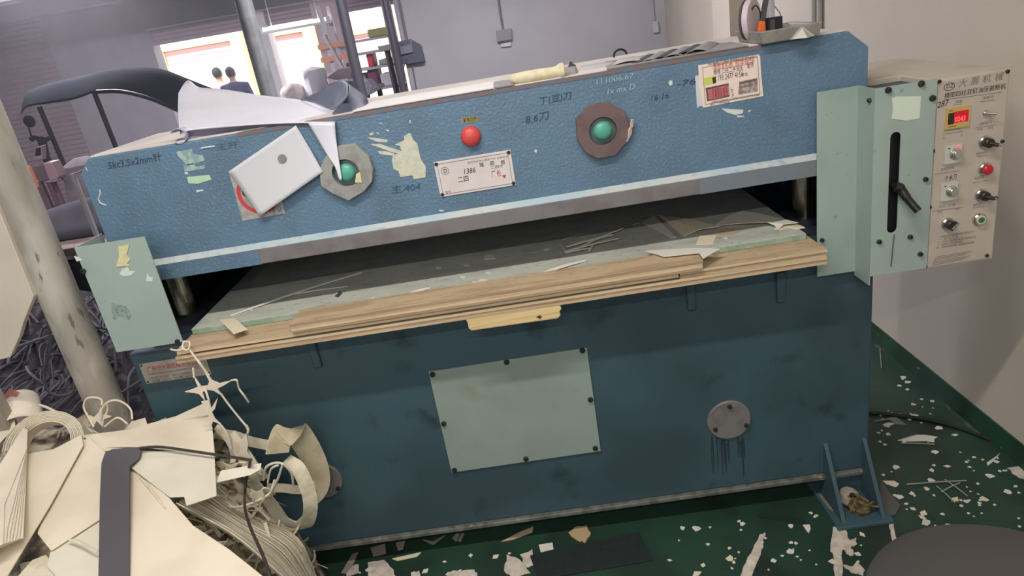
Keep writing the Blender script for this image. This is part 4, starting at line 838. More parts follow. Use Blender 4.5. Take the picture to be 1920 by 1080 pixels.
# stars: webs left between punched discs, with trailing tails
def star(px, y, tails, label, m=CREAM, th=.003, rt=.0028):
    b = mb(m); pts = [AY(a, c, y) for a, c in px]; b.prism(pts, (0, -th, 0))
    for t, ys in tails: b.tube(smoothpath([AY(p[0], p[1], yy) for p, yy in zip(t, ys)], 5), rt, 6)
    return tag(b.build('star_offcut'), label, 'offcut', 'star-shaped offcuts')
star([(372, 672), (390, 700), (398, 712), (412, 718), (436, 712), (420, 722), (408, 728), (418, 742), (402, 732), (392, 730), (380, 734), (386, 752), (374, 738), (366, 736), (347, 734), (364, 728), (372, 724), (368, 716), (364, 704), (373, 716), (378, 724), (390, 722), (393, 714)], -.17,
     [([(345, 640), (342, 652), (352, 656), (356, 643), (346, 640)], [-.13, -.15, -.15, -.14, -.13]), ([(320, 655), (335, 657), (346, 652)], [-.14, -.15, -.15]), ([(356, 656), (372, 678), (392, 704)], [-.15, -.16, -.17]), ([(434, 713), (444, 713), (448, 728), (458, 742), (466, 754)], [-.17, -.18, -.17, -.17, -.16]), ([(414, 738), (430, 760), (450, 785), (464, 803), (464, 818)], [-.17, -.17, -.17, -.18, -.2]), ([(364, 708), (362, 690)], [-.17, -.17])], 'star-shaped web hanging from the left cover with long tails')
star([(378, 752), (392, 750), (397, 764), (409, 744), (404, 765), (398, 772), (404, 784), (414, 795), (398, 788), (384, 792), (392, 778)], -.2, [([(396, 770), (390, 745), (384, 728)], [-.2, -.19, -.18]), ([(410, 792), (425, 812), (433, 840)], [-.2, -.2, -.2])], 'star-shaped web at the top corner of the uppermost sheet')
star([(462, 812), (466, 830), (464, 846), (478, 868), (492, 890), (486, 888), (466, 862), (448, 852), (452, 838), (448, 830)], -.21, [([(463, 814), (466, 806), (462, 797)], [-.2, -.2, -.2])], 'long twisted web between the notched sheet and the ribbons')
star([(470, 916), (480, 922), (492, 918), (498, 932), (490, 944), (487, 958), (483, 940), (474, 930)], -.27, [([(486, 925), (495, 915), (506, 918)], [-.27, -.27, -.26])], 'star-shaped web just below the round string loop')
star([(418, 866), (430, 872), (450, 866), (440, 874), (430, 882), (432, 892), (424, 880)], -.24, [([(448, 867), (462, 868)], [-.24, -.24])], 'star-shaped web beside the corner of the black cable')
star([(562, 1056), (574, 1060), (586, 1056), (590, 1074), (578, 1070), (568, 1072)], -.12, [([(586, 1058), (590, 1046), (589, 1032)], [-.12, -.12, -.12]), ([(564, 1056), (572, 1050)], [-.12, -.12]), ([(566, 1070), (562, 1090)], [-.12, -.12])], 'star-shaped web at the lower right foot of the heap')
star([(168, 778), (176, 782), (186, 772), (190, 760), (191, 776), (210, 780), (196, 785), (194, 800), (182, 788), (176, 800)], -.1,
     [([(176, 800), (165, 780), (157, 763), (162, 748), (176, 745), (190, 749), (191, 760)], [-0.11, -0.10, -0.09, -0.09, -0.09, -0.09, -0.10]), ([(188, 790), (192, 765), (206, 752), (225, 752), (244, 766), (248, 786)], [-0.11, -0.11, -0.11, -0.11, -0.12, -0.14]), ([(196, 800), (215, 785), (225, 784), (238, 794)], [-0.11, -0.12, -0.12, -0.14]), ([(198, 778), (202, 766), (200, 756)], [-0.10, -0.10, -0.10])], 'star-shaped web with big loops standing at the top of the heap')
wire([(28, 760), (60, 757), (90, 765), (125, 785), (160, 805), (178, 815)], [.08, .08, .06, .02, -.03, -.06], .004, STR, 'long string sweeping from the curled cone to the heap top')
for i, (dx, dy) in enumerate(((0, 0), (9, 3), (-10, 10), (18, 8))):
    wire([(118 + dx, 822), (122 + dx, 800 + dy), (135 + dx, 789 + dy), (150 + dx, 797 + dy), (165 + dx, 812)], [-.02, -.02, -.03, -.04, -.06], .003, STR, ('front one of four string arches at the heap top', 'second of four string arches at the heap top', 'leftmost of four string arches at the heap top', 'rightmost of four string arches at the heap top')[i])
# long parallel strips sliding down the lower right
for i in range(16):
    t = i / 15
    p0 = (330 + t * 75, 945 - t * 30); p1 = (432 + t * 40, 1000 - t * 30); p2 = (500 + t * 55, 1055 - t * 45); p3 = (548 + t * 48, 1100 - t * 12)
    ys = [-.42 + t * .16, -.44 + t * .17, -.46 + t * .19, -.46 + t * .2]
    pts = smoothpath([AY(p[0], p[1] , y) for p, y in zip((p0, p1, p2, p3), ys)], 4)
    tag(mb((CREAM3, CREAM2, M('cream_ribbon_dull', (190, 180, 156), .75))[i % 3]).ribbon(pts, .012, (R.uniform(-.2, .2), R.uniform(-.3, .3), 1), .0035).build('long_strip', smooth=True), 'long cream strip in the bundle sliding down the right of the heap', 'strip', 'long strips on the heap')  # every third strip takes a duller cream
# bulk of the heap under the sheets
hm = mb(M('offcut_bulk', (196, 184, 160), .85, 0, (120, 108, 94), .9, 30, 6, c3=(84, 74, 66), scale3=16, lo3=.5, hi3=.62))
def hf(u, v):
    x = -.75 + 1.25 * u; y = -.78 + .70 * v
    xr = .50 - .10 * v; e = min(1, max(0, (xr - x) / .30)); f2 = min(1, (y + .8) / .1)
    if x < -.02: y += .25 * min(1, (-.02 - x) / .1) * v * .5
    z = (hz(y) - .05) * (e * (2 - e)) ** .8
    return V((x, y, max(0, z + .02 * math.sin(31 * x + 3 * math.sin(17 * y)) * math.sin(27 * y))))
hm.grid(hf, 60, 40)
tag(hm.build('offcut_heap', smooth=True), 'jumbled mass of small cream offcuts under the sheets', 'offcuts', kind='stuff')
fb = mb(CREAM3); fb.mat(CREAM2); fb.mat(M('cream_ribbon_dull', (190, 180, 156), .75))
RH = random.Random(3)
for i in range(620):
    u, v = RH.uniform(.55, .99), RH.uniform(.05, 1)
    p = hf(u, v) + V((0, 0, .008))
    if p.z < .03: continue
    fb.c = RH.randrange(3); a = RH.uniform(0, 6.3); L = RH.uniform(.03, .09); d = V((math.cos(a), math.sin(a) * .6, RH.uniform(-.5, .5))).normalized() * L; k = V((RH.uniform(-1, 1), RH.uniform(-1, 1), RH.uniform(0, 1))) * .02
    pts = smoothpath([p - d * .5, p + k, p + d * .5], 3)
    for q in pts:
        q.y = min(q.y, -.035) if q.x > -.03 else q.y; q.z = max(q.z, .01)
    fb.ribbon(pts, RH.choice((.004, .006, .01, .02)), (RH.uniform(-1, 1), RH.uniform(-1, 1), 1), .002)
tag(fb.build('small_offcuts'), 'tangle of short cream strips on the slope of the heap', 'offcuts', kind='stuff')
# dark scraps behind the post, between the cream board and the press; their dark colour includes shade
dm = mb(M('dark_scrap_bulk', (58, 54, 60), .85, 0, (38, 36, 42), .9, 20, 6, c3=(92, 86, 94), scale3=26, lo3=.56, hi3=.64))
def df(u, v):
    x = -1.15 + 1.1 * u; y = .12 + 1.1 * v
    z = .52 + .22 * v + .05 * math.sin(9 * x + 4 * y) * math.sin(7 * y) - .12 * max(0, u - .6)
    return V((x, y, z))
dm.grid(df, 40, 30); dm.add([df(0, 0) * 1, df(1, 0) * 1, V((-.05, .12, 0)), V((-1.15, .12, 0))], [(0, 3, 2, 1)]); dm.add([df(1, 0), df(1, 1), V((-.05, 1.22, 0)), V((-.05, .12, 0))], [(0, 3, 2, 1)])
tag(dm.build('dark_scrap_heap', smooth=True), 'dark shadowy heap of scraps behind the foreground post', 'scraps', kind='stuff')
DS = [M('dark_strip_a', (84, 80, 88), .7), M('dark_strip_b', (56, 54, 62), .7), M('dark_strip_c', (108, 102, 110), .7)]
ds = MB(); [ds.mat(m) for m in DS]
for i in range(260):
    u, v = RH.random(), RH.random() * .9; p = df(u, v); ds.c = RH.randrange(3); a = RH.gauss(1.9, .5); L = RH.uniform(.1, .4)
    d = V((math.cos(a) * .5, math.sin(a), RH.uniform(-.1, .35))).normalized() * L; k = V((RH.uniform(-.04, .04), RH.uniform(-.04, .04), RH.uniform(.01, .06)))
    pts = smoothpath([p - d * .5 + V((0, 0, .01)), p + k, p + d * .5 + V((0, 0, .01))], 4)
    for q in pts: q.x = min(q.x, -.03)
    ds.tube(pts, RH.choice((.003, .004, .006)), 5)
tag(ds.build('dark_strips', smooth=True), 'tangle of dark strips on the heap behind the post', 'scraps', kind='stuff')
pts = smoothpath([AY(*p, y) for p, y in (((90, 600), .3), ((95, 650), .28), ((84, 690), .27), ((86, 725), .26), ((105, 742), .26), ((135, 736), .28), ((140, 715), .3))], 6)
tag(mb(DS[2]).tube(pts, .005, 8).build('dark_hose', smooth=True), 'dark looped hose hanging behind the heap', 'hose')
# cream board at the left edge of the picture
pts = [AY(*p, -.06) for p in ((-260, 120), (-60, 250), (0, 398), (63, 556), (44, 604), (36, 632), (19, 670), (-60, 690), (-300, 560))]
zmin = min(p.z for p in pts)
cb = thing('cream_board', 'large cream board standing at the left edge of the picture', 'board', (pts[7].x, -.05, 0))
mb(M('cream_board_paint', (206, 196, 182), .7, 0, (196, 186, 172), .8, 3)).prism(pts, (0, .02, 0)).build('panel', cb, bevel=.002)
xx = pts[7].x
mb(M('cream_board_prop', (150, 140, 126), .8)).box(xx - .03, xx + .01, -.038, .0, 0, pts[7].z + .15).build('support_leg', cb)

# ================================================================== background, left
BN = M('brown_bench_wood', (108, 88, 78), .6, 0, (92, 74, 66), .8, 8); DKM = M('dark_machine_paint', (58, 56, 66), .6)
wb = thing('work_bench', 'dark wooden work bench behind the press at the left', 'bench', (-1.3, 1.9, 0))
a = AZ(100, 480, .85); b_ = AZ(186, 425, .85)
mb(BN).box(-2.2, -.28, 1.55, 2.5, .84, .88).build('bench_top', wb, bevel=.004)
for x in (-2.15, -.38):
    for y in (1.6, 2.4): mb(DKM).box(x, x + .05, y, y + .05, 0, .84).build('leg', wb)
mb(DKM).box(-2.1, -.4, 1.62, 1.64, .1, .8).build('front_panel', wb)
# dark cover on the bench
o = mb(M('dark_bench_cloth', (62, 60, 72), .8, 0, (50, 48, 58), .8, 6)).grid(lambda u, v: V((-1.55 + 1.2 * u, 1.75 + .7 * v, .885 + .16 * math.sin(math.pi * min(1, v * 1.2)) * (.7 + .3 * math.sin(5 * u)))), 14, 10).build('dark_cloth', smooth=True, solid=.004); tag(o, 'dark cloth bundle heaped on the work bench', 'cloth')
# pink stitching machine with tall stand
PINK = M('pinkish_machine_paint', (150, 122, 128), .5, .1); PINKD = M('pinkish_machine_dark', (96, 74, 80), .6)
ym = 2.9
sm_ = thing('stitching_machine', 'small pinkish stitching machine standing behind the work bench', 'machine', (AY(88, 330, ym).x, ym, 0))
b = mb(PINKD).prism([AY(*p, ym) for p in ((60, 312), (82, 307), (94, 338), (72, 342))], (0, .12, 0)); b.build('machine_body', sm_, bevel=.006)
mb(PINK).prism([AY(*p, ym - .01) for p in ((80, 306), (96, 304), (110, 331), (108, 337), (93, 340))], (0, .1, 0)).build('sloped_cover', sm_, bevel=.006)
b = mb(PINK)
q = [(64, 300), (66, 276), (78, 273), (80, 300)]; b.prism([AY(*p, ym + .1) for p in q], (0, .05, 0)); b.build('arm', sm_, bevel=.004)
mb(BLACK).prism([AY(*p, ym + .098) for p in ((66, 292), (68, 278), (76, 276), (76, 290))], (0, -.003, 0)).build('arm_window', sm_)
for px in (75, 100):
    p = AY(px, 340, ym + .1); mb(PINKD).tube([p, V((p.x + .01, p.y, 0))], .02, 8).build('leg', sm_)
    p = AY(px - 8, 340, ym + .25); mb(PINKD).tube([p, V((p.x + .01, p.y, 0))], .02, 8).build('leg', sm_)
# white pole frame of a trolley near the beam end
b = mb(M('pale_frame_tube', (170, 164, 172), .5)); p = AY(136, 326, 1.2); q = AY(150, 358, 1.2)
fr_ = thing('trolley_frame', 'pale tubular trolley frame at the left end of the beam', 'trolley', (p.x, 1.25, 0))
b.tube([V((p.x, 1.2, 0)), V((p.x, 1.2, p.z)), V((p.x + .12, 1.25, p.z + .01)), V((p.x + .12, 1.6, p.z + .01)), V((p.x, 1.6, p.z)), V((p.x, 1.6, 0))], .012, 8); b.build('frame_tube', fr_, smooth=False)
mb(M('trolley_shelf', (90, 84, 92), .6)).box(p.x - .01, p.x + .2, 1.2, 1.6, .5, .52).build('shelf', fr_)
# grey sack behind the beam end
b = mb(M('pinkish_sack', (150, 132, 140), .85, 0, (128, 112, 122), .8, 12)); c = AY(152, 300, 3.6)
b.lathe((c.x, 3.6, 0), (0, 0, 1), [(.16, 0), (.2, .1), (.2, c.z * .7), (.15, c.z - .03), (.05, c.z + .02)], 16); tag(b.build('sack', smooth=True), 'upright pinkish sack behind the left end of the beam', 'sack')
# orange bin at the left edge
c = AY(2, 360, 1.27)
b = mb(M('orange_bin_plastic', (200, 116, 84), .6)).prism([AY(*p, 1.27) for p in ((-60, 330), (-5, 330), (14, 372), (0, 378), (-50, 390))], (0, .24, 0)); ob_ = thing('orange_crate', 'orange crate glimpsed behind the foreground post', 'crate', (c.x - .1, 1.3, 0)); b.build('crate_body', ob_, bevel=.006)
mb(DKM).box(c.x - .35, c.x - .02, 1.28, 1.5, 0, AY(0, 386, 1.27).z).build('crate_stand', ob_)
b = mb(M('mauve_rag', (120, 100, 108), .9)).prism([AY(*p, 1.265) for p in ((0, 378), (14, 376), (22, 392), (12, 398), (6, 390), (-6, 386))], (0, .02, 0)); b.build('hanging_rag', ob_)
# scooter rain canopy
cy = 4.4
cn = thing('rain_canopy', 'black fabric canopy on thin poles in front of the shutter', 'canopy', (AY(150, 230, cy).x, cy, 0))
CNM = M('black_canopy_fabric', (46, 50, 60), .95, 0, (40, 44, 54), .8, 3, spec=.05)
top = [(42, 196), (52, 172), (95, 156), (150, 144), (200, 131), (250, 127), (300, 130), (345, 146), (400, 168)]
low = [(40, 214), (52, 200), (90, 194), (140, 186), (182, 172), (232, 172), (285, 186), (320, 198), (345, 210)]
loft([[AY(p[0], p[1] + 4, cy + .7) for p in top], [AY(p[0], p[1], cy + .3) for p in top], [AY(.5 * (p[0] + q[0]), .5 * (p[1] + q[1]) - 3, cy + .1) for p, q in zip(top, low)], [AY(*q, cy - .05) for q in low]], CNM, 3).build('canopy_fabric', cn, smooth=True, solid=.004)
PM = M('black_pole', (48, 50, 60), .5)
for pa, pb in (((74, 200), (108, 280)), ((177, 174), (216, 272))):
    p, q = AY(*pa, cy + .05), AY(*pb, cy + .05); q2 = p + (q - p) * ((p.z) / (p.z - q.z)); mb(PM).tube([p, V((q.x, q.y, q.z)), V((q2.x, q2.y, 0))], .022, 8).build('pole', cn, smooth=True)
mb(PM).tube(smoothpath([AY(182, 172, cy - .04), AY(230, 172, cy - .04), AY(285, 186, cy - .04), AY(345, 212, cy - .04)], 5), .018, 8).build('rib', cn, smooth=True)
# scooter handle under the canopy
sc = thing('scooter', 'dark scooter with handlebar and mirror under the canopy', 'scooter', (AY(85, 260, 4.3).x, 4.4, 0))
b = mb(DKM); hb = AY(80, 262, 4.3); b.tube(smoothpath([AY(58, 262, 4.3), AY(66, 258, 4.3), AY(80, 264, 4.3), AY(95, 258, 4.35)], 4), .02, 8); b.tube([AY(78, 262, 4.3), AY(88, 300, 4.5), V((hb.x + .1, 4.7, .35))], .035, 8); b.build('handlebar', sc, smooth=True)
mb(DKM).tube([AY(60, 260, 4.3), AY(54, 238, 4.3)], .008, 6).lathe(AY(53, 228, 4.3), (0, 1, 0), [(.03, 0), (.05, .01), (.05, .02), (0, .022)], 16).build('mirror', sc, smooth=True)
b = mb(DKM).box(hb.x - .05, hb.x + .3, 4.45, 5.6, .28, .6); b.build('scooter_body', sc, bevel=.08, seg=4)
for yy in (4.35, 5.6): mb(BLACK).lathe((hb.x + .07, yy, .22), (1, 0, 0), [(.12, 0), (.22, .0), (.22, .1), (.12, .1)], 24).build('wheel', sc)
# ================================================================== background, middle: doorway, rack, people
def person(x, y, z0, h, label, shirt, facing=1, lean=0):
    k = h / 1.72
    t = thing('person', label, 'person', (x, y, z0))
    SK = M('skin', (176, 132, 112), .6); HR = M('dark_hair', (34, 32, 38), .7)
    P_ = lambda a, b_, c: V((x + a * k, y + b_ * k * facing, z0 + c * k))
    b = mb(SK)
    b.tube([P_(0, 0, .95), P_(0, 0, 1.1), P_(0, .02, 1.3), P_(0, 0, 1.42), P_(0, 0, 1.48)], [.15 * k, .14 * k, .17 * k, .12 * k, .06 * k], 14)
    b.tube([P_(0, 0, 1.45), P_(0, 0, 1.54)], .055 * k, 12)
    b.lathe(P_(0, 0, 1.5), (0, 0, 1), [(.03 * k, 0), (.06 * k, .03 * k), (.078 * k, .09 * k), (.082 * k, .14 * k), (.07 * k, .19 * k), (.03 * k, .22 * k)], 16)
    b.lathe(P_(0, .07, 1.585), (0, facing, -.3), [(.016 * k, 0), (.012 * k, .02 * k), (.004 * k, .03 * k)], 8)
    for s in (-1, 1):
        b.lathe(P_(.08 * s, 0, 1.6), (s, 0, 0), [(.022 * k, -.01 * k), (.024 * k, .008 * k), (.008 * k, .014 * k)], 8)
        b.tube([P_(.1 * s, 0, 1.38), P_(.2 * s, 0, 1.36), P_(.25 * s, .02, 1.1), P_(.26 * s, .1, .88)], [.07 * k, .065 * k, .045 * k, .03 * k], 10)
        b.tube([P_(.26 * s, .1, .89), P_(.26 * s, .12, .8)], [.036 * k, .03 * k], 8)
        for f in range(4): b.tube([P_((.235 + f * .017) * s, .12, .81), P_((.235 + f * .017) * s, .13, .745), P_((.235 + f * .017) * s, .12, .71)], .0085 * k, 6)
        b.tube([P_(.23 * s, .13, .86), P_(.21 * s, .16, .81)], .01 * k, 6)
        b.tube([P_(.085 * s, 0, .95), P_(.09 * s, .01, .5), P_(.09 * s, -.01, .08)], [.09 * k, .062 * k, .042 * k], 10)
        b.tube([P_(.09 * s, -.05, .04), P_(.09 * s, .16, .03)], [.04 * k, .035 * k], 8)
    b.build('body', t, remesh=.014, loc=(x, y, z0))
    b = mb(shirt); b.tube([P_(0, 0, .88), P_(0, 0, 1.1), P_(0, .01, 1.3), P_(0, 0, 1.42), P_(0, 0, 1.465)], [.185 * k, .17 * k, .2 * k, .15 * k, .072 * k], 16)
    for s in (-1, 1): b.tube([P_(.08 * s, 0, 1.37), P_(.2 * s, 0, 1.37), P_(.245 * s, .01, 1.17)], [.09 * k, .085 * k, .07 * k], 12)
    b.build('shirt', t, remesh=.018)
    b = mb(M('dark_trousers', (50, 50, 58), .8))
    for s in (-1, 1): b.tube([P_(.06 * s, 0, .98), P_(.088 * s, 0, .9), P_(.092 * s, .01, .5), P_(.092 * s, -.01, .08)], [.12 * k, .115 * k, .08 * k, .065 * k], 12)
    b.build('trousers', t, remesh=.02)
    b = mb(HR); b.lathe(P_(0, -.012, 1.565), (0, -.15 * facing, 1), [(.07 * k, 0), (.085 * k, .05 * k), (.086 * k, .09 * k), (.07 * k, .135 * k), (.03 * k, .168 * k)], 16); b.build('hair', t, smooth=True)
    return t
yp_ = 10.6
a = AY(429, 124, yp_); c = AY(400, 126, yp_ + .3)
person(a.x, yp_, -.02, a.z + .0, 'person in a navy t-shirt seen from behind in the doorway', M('navy_shirt', (48, 52, 84), .85), 1)
person(c.x, yp_ + .4, -.02, AY(400, 126, yp_ + .4).z, 'person with short hair standing beside the navy t-shirt', M('pink_shirt', (190, 150, 160), .85), 1)
# fluorescent fixture at the back
yl = 8.0
p, q = AY(488, 55, yl), AY(618, 38, yl)
lf = thing('fluorescent_light', 'long fluorescent tube light hanging before the bright doorway', 'lamp', (p.lerp(q, .5).x, yl, q.z - .06))
HS = M('white_lamp_housing', (206, 206, 214), .5)
mb(HS).box(p.x, q.x, yl - .03, yl + .05, q.z - .03, q.z + .0).build('housing', lf, bevel=.004)
mb(M('glowing_tube', (255, 252, 244), .4, emit=14)).tube([V((p.x + .02, yl - .01, q.z + .025)), V((q.x - .02, yl - .01, q.z + .025))], .02, 12).build('tube', lf)
for x in (p.x + .02, q.x - .02): mb(HS).box(x - .02, x + .02, yl - .035, yl + .02, q.z - .01, q.z + .055).build('end_cap', lf)
for x in (p.x + .15, q.x - .15): mb(HS).tube([V((x, yl + .03, q.z)), V((x, yl + .03, 2.8))], .006, 6).build('hanging_rod', lf)
# storage rack between the posts
yr = 7.6
rk = thing('storage_rack', 'tall pale metal storage rack standing beside the grey wall', 'rack', (AY(690, 150, yr).x, yr + .25, 0))
RKM = M('pale_rack_steel', (186, 180, 190), .5, .2); ORB = M('orange_rack_beam', (206, 140, 104), .6)
xa, xb = AY(612, 90, yr).x, AY(745, 120, yr).x
for x in (xa, xb - .05):
    for y in (yr, yr + .5): mb(RKM).box(x, x + .05, y, y + .05, 0, 2.12).build('upright', rk)
for i, pz in enumerate((82, 107, 137, 178)):
    z = AY(640, pz, yr).z
    mb(ORB if i < 2 else RKM).box(xa - .1, xa + .32, yr - .03, yr, z - .03, z + .03).build('shelf_beam', rk)
    mb(RKM).box(xa, xb, yr, yr + .55, z - .02, z + .01).build('shelf', rk)
mb(RKM).tube([AY(608, 66, yr - .02), AY(650, 140, yr - .02)], .025, 8).build('brace', rk)
mb(RKM).tube([AY(627, 62, yr + .5), AY(645, 110, yr + .5)], .02, 8).build('brace', rk)
def onshelf(px0, px1, pz, h, d, m, name, label, cat='box', sh=0):
    z = AY(640, pz, yr).z + .0105; x0, x1 = AY(px0, pz - .165 * (px0 - 640), yr).x, AY(px1, pz - .165 * (px1 - 640), yr).x
    return tag(mb(m).box(x0, x1, yr + .05, yr + .05 + d, z, z + h).build(name, bevel=.02, seg=2), label, cat, 'goods on the storage rack')
onshelf(690, 702, 137, .17, .3, M('red_packet', (206, 70, 84), .6), 'packet', 'small red packet on the storage rack', 'packet')
onshelf(650, 668, 137, .1, .3, M('brown_packet', (150, 120, 110), .7), 'packet', 'brown packet near the dark post on the rack', 'packet')
onshelf(710, 738, 137, .07, .4, M('green_grey_pile', (150, 168, 164), .7), 'folded_goods', 'flat greenish folded goods on the right of the rack', 'goods')
onshelf(655, 690, 178, .2, .4, M('mixed_goods_grey', (150, 146, 160), .7, 0, (196, 190, 200), .9, 12), 'carton', 'greyish carton on the lower rack shelf', 'box')
onshelf(694, 712, 178, .24, .4, M('maroon_goods', (120, 70, 86), .7), 'carton', 'maroon carton on the lower rack shelf', 'box')
onshelf(716, 738, 178, .16, .4, M('pale_goods', (206, 202, 210), .7), 'carton', 'pale carton at the right end of the lower shelf', 'box')
onshelf(690, 736, 82, .1, .3, M('khaki_goods', (176, 170, 120), .7), 'carton', 'khaki carton on the top shelf of the rack', 'box')
o = AY(722, 92, 6.6)
fn = thing('standing_scale', 'grey box head on a thin stand in front of the rack', 'scale', (o.x, 6.6, 0))
mb(M('scale_head', (170, 166, 160), .6)).prism([AY(*p, 6.6) for p in ((708, 87), (734, 82), (736, 93), (711, 98))], (0, .15, 0)).build('scale_head', fn, bevel=.006)
p = AY(726, 95, 6.65); mb(DKM).tube([p, V((p.x + .02, 6.65, .02))], .035, 8).build('stand_pole', fn)
mb(DKM).box(p.x - .15, p.x + .2, 6.5, 6.9, 0, .03).build('stand_base', fn)
# stacked bundles on a low table
tb = thing('packing_table', 'packing table with bundles behind the beam', 'table', (AY(590, 190, 5.5).x, 5.6, 0))
zt2 = AY(590, 186, 5.5).z; xa, xb = AY(505, 190, 5.5).x, AY(700, 180, 5.5).x
mb(M('table_top_grey', (168, 164, 172), .6)).box(xa, xb, 5.4, 6.3, zt2 - .04, zt2).build('table_top', tb)
for x in (xa + .03, xb - .08):
    for y in (5.45, 6.2): mb(DKM).box(x, x + .05, y, y + .05, 0, zt2 - .04).build('leg', tb)
def blob(px0, px1, ptop, y, d, m, name, label, cat, seed=1, base=None, sq=4):
    rr = random.Random(seed); zb = base if base is not None else zt2; x0, x1 = AY(px0, 170, y).x, AY(px1, 170, y).x; zt_ = AY((px0 + px1) / 2, ptop, y).z; b = mb(m); n = 18
    ph = [rr.uniform(0, 6) for _ in range(4)]
    def f(u, v):
        a = 2 * math.pi * u; e = math.sin(math.pi * .5 * v); r = (1 - v ** sq) ** .5 if v < 1 else 0
        w = 1 + .09 * math.sin(3 * a + ph[0]) + .06 * math.sin(5 * a + 6 * v + ph[1])
        return V(((x0 + x1) / 2 + (x1 - x0) / 2 * math.cos(a) * r * w, y + d / 2 + d / 2 * math.sin(a) * r * w, zb + (zt_ - zb) * v))
    b.grid(f, n, 9); b.f.append(tuple(len(b.v) - 10 * (n + 1) + i for i in range(n))[::-1]); b.mi.append(0)
    return tag(b.build(name, smooth=True), label, cat)
blob(558, 604, 126, 5.6, .5, M('white_sack_cloth', (232, 232, 238), .8), 'white_sack', 'tall white sack standing on the packing table', 'sack', 2, None, 14)
blob(515, 560, 158, 5.5, .4, M('cream_cloth_bundle', (230, 218, 212), .85, 0, (204, 180, 176), .8, 14), 'cloth_bundle', 'low cream cloth bundle left of the white sack', 'cloth', 3)
blob(592, 658, 156, 5.42, .5, M('dark_textile', (84, 78, 92), .9, 0, (120, 84, 100), .8, 8), 'textile_pile', 'dark textile pile behind the curled slate vinyl', 'cloth', 4)
o = mb(M('brown_grey_cartonboard', (150, 138, 136), .8)).prism([AY(*p, 5.9) for p in ((612, 146), (634, 130), (660, 126), (656, 146), (630, 150))], (0, .3, 0)).build('flat_carton'); tag(o, 'flattened grey carton lying on the dark textile pile', 'carton')
blob(664, 700, 150, 5.45, .4, M('grey_plastic_goods', (160, 158, 172), .6, 0, (196, 192, 204), .9, 20), 'plastic_bundle', 'grey plastic wrapped bundle between the two dark posts', 'bundle', 6)
# electrical boxes on the grey wall
yw = 4.7
def ebox(poly, d, m, label, name='electrical_box'): 
    return tag(mb(m).prism([AY(*p, yw) for p in poly], (0, -d, 0)).build(name, bevel=.004), label, 'electrical box')
EB = M('dark_grey_box', (98, 98, 112), .6)
o1 = thing('electrical_box', 'dark grey electrical box with wires on the grey wall', 'electrical box', AY(770, 110, yw - .04))
mb(EB).prism([AY(*p, yw) for p in ((747, 78), (770, 73), (790, 84), (798, 115), (752, 121))], (0, -.06, 0)).build('box_body', o1, bevel=.004)
mb(M('lighter_grey_box', (134, 134, 148), .6)).prism([AY(*p, yw - .06) for p in ((748, 80), (772, 75), (775, 98), (752, 103))], (0, -.02, 0)).build('switch_unit', o1, bevel=.004)
mb(EB).prism([AY(*p, yw - .08) for p in ((749, 80), (769, 76), (770, 82), (750, 87))], (0, -.004, 0)).build('switch_window', o1)
mb(M('box_cable', (120, 116, 126), .6)).tube(smoothpath([AY(772, 118, yw - .03), AY(776, 140, yw - .01), AY(780, 165, yw - .01), AY(780, 185, yw - .01)], 4), .006, 6).tube(smoothpath([AY(762, 108, yw - .08), AY(756, 128, yw - .06), AY(748, 135, yw - .03), AY(744, 140, yw - .02)], 4), .006, 6).build('hanging_cable', o1, smooth=True)
CD = M('conduit_grey', (126, 122, 132), .6)
p = AY(763, 76, yw - .015); tag(mb(CD).tube([p, V((p.x, p.y, 2.79))], .012, 8).build('conduit_pipe', smooth=True), 'conduit rising from the dark electrical box', 'pipe')
o2 = thing('switch_box', 'small grey switch box in the middle of the grey wall', 'switch box', AY(945, 85, yw - .02))
mb(M('switch_box_grey', (150, 146, 154), .6)).prism([AY(*p, yw) for p in ((930, 57), (959, 53), (960, 74), (932, 79))], (0, -.04, 0)).build('box_body', o2, bevel=.004)
mb(M('switch_rocker_white', (214, 210, 214), .5)).prism([AY(*p, yw - .0) for p in ((939, 82), (958, 79), (958, 86), (940, 88))], (0, -.02, 0)).build('socket_strip', o2)
p = AY(943, 55, yw - .012); tag(mb(CD).tube([p, V((p.x, p.y, 2.79))], .01, 8).build('conduit_pipe', smooth=True), 'conduit rising from the small switch box', 'pipe')
p = AX(1226, 50, XW - .001) if False else AY(1226, 50, yw)
o3 = tag(mb(M('pale_socket', (196, 192, 188), .5)).prism([AY(*q, yw) for q in ((1222, 41), (1233, 39), (1235, 60), (1224, 62))], (0, -.025, 0)).build('wall_switch', bevel=.003), 'pale wall switch near the corner of the grey wall', 'switch')
p = AY(1227, 40, yw - .008); tag(mb(M('pale_conduit', (176, 170, 168), .6)).tube([p, V((p.x, p.y, 2.79))], .008, 8).build('conduit_pipe', smooth=True), 'thin pale conduit above the wall switch', 'pipe')

# ================================================================== floor litter
def fpatch(px, m=WORN, name='worn_patch', th=.0012, jig=2.2, sub=3, rr=R):
    pts = []
    n = len(px)
    for i in range(n):
        a, b_ = px[i], px[(i + 1) % n]
        for k in range(sub):
            t = k / sub; pts.append((a[0] + (b_[0] - a[0]) * t + rr.uniform(-jig, jig) * (k > 0), a[1] + (b_[1] - a[1]) * t + rr.uniform(-jig, jig) * (k > 0)))
    return mb(m).prism([AZ(a, b_, 0) for a, b_ in pts], (0, 0, th)).build(name, FLOOR)
fpatch([(1424, 1003), (1436, 1000), (1428, 1030), (1408, 1085), (1382, 1090), (1402, 1045)], sub=5)
fpatch([(1562, 988), (1582, 986), (1592, 1012), (1604, 1008), (1607, 1020), (1596, 1024), (1600, 1042), (1590, 1040), (1580, 1030), (1578, 1085), (1564, 1090), (1562, 1040), (1557, 1030)], sub=4)
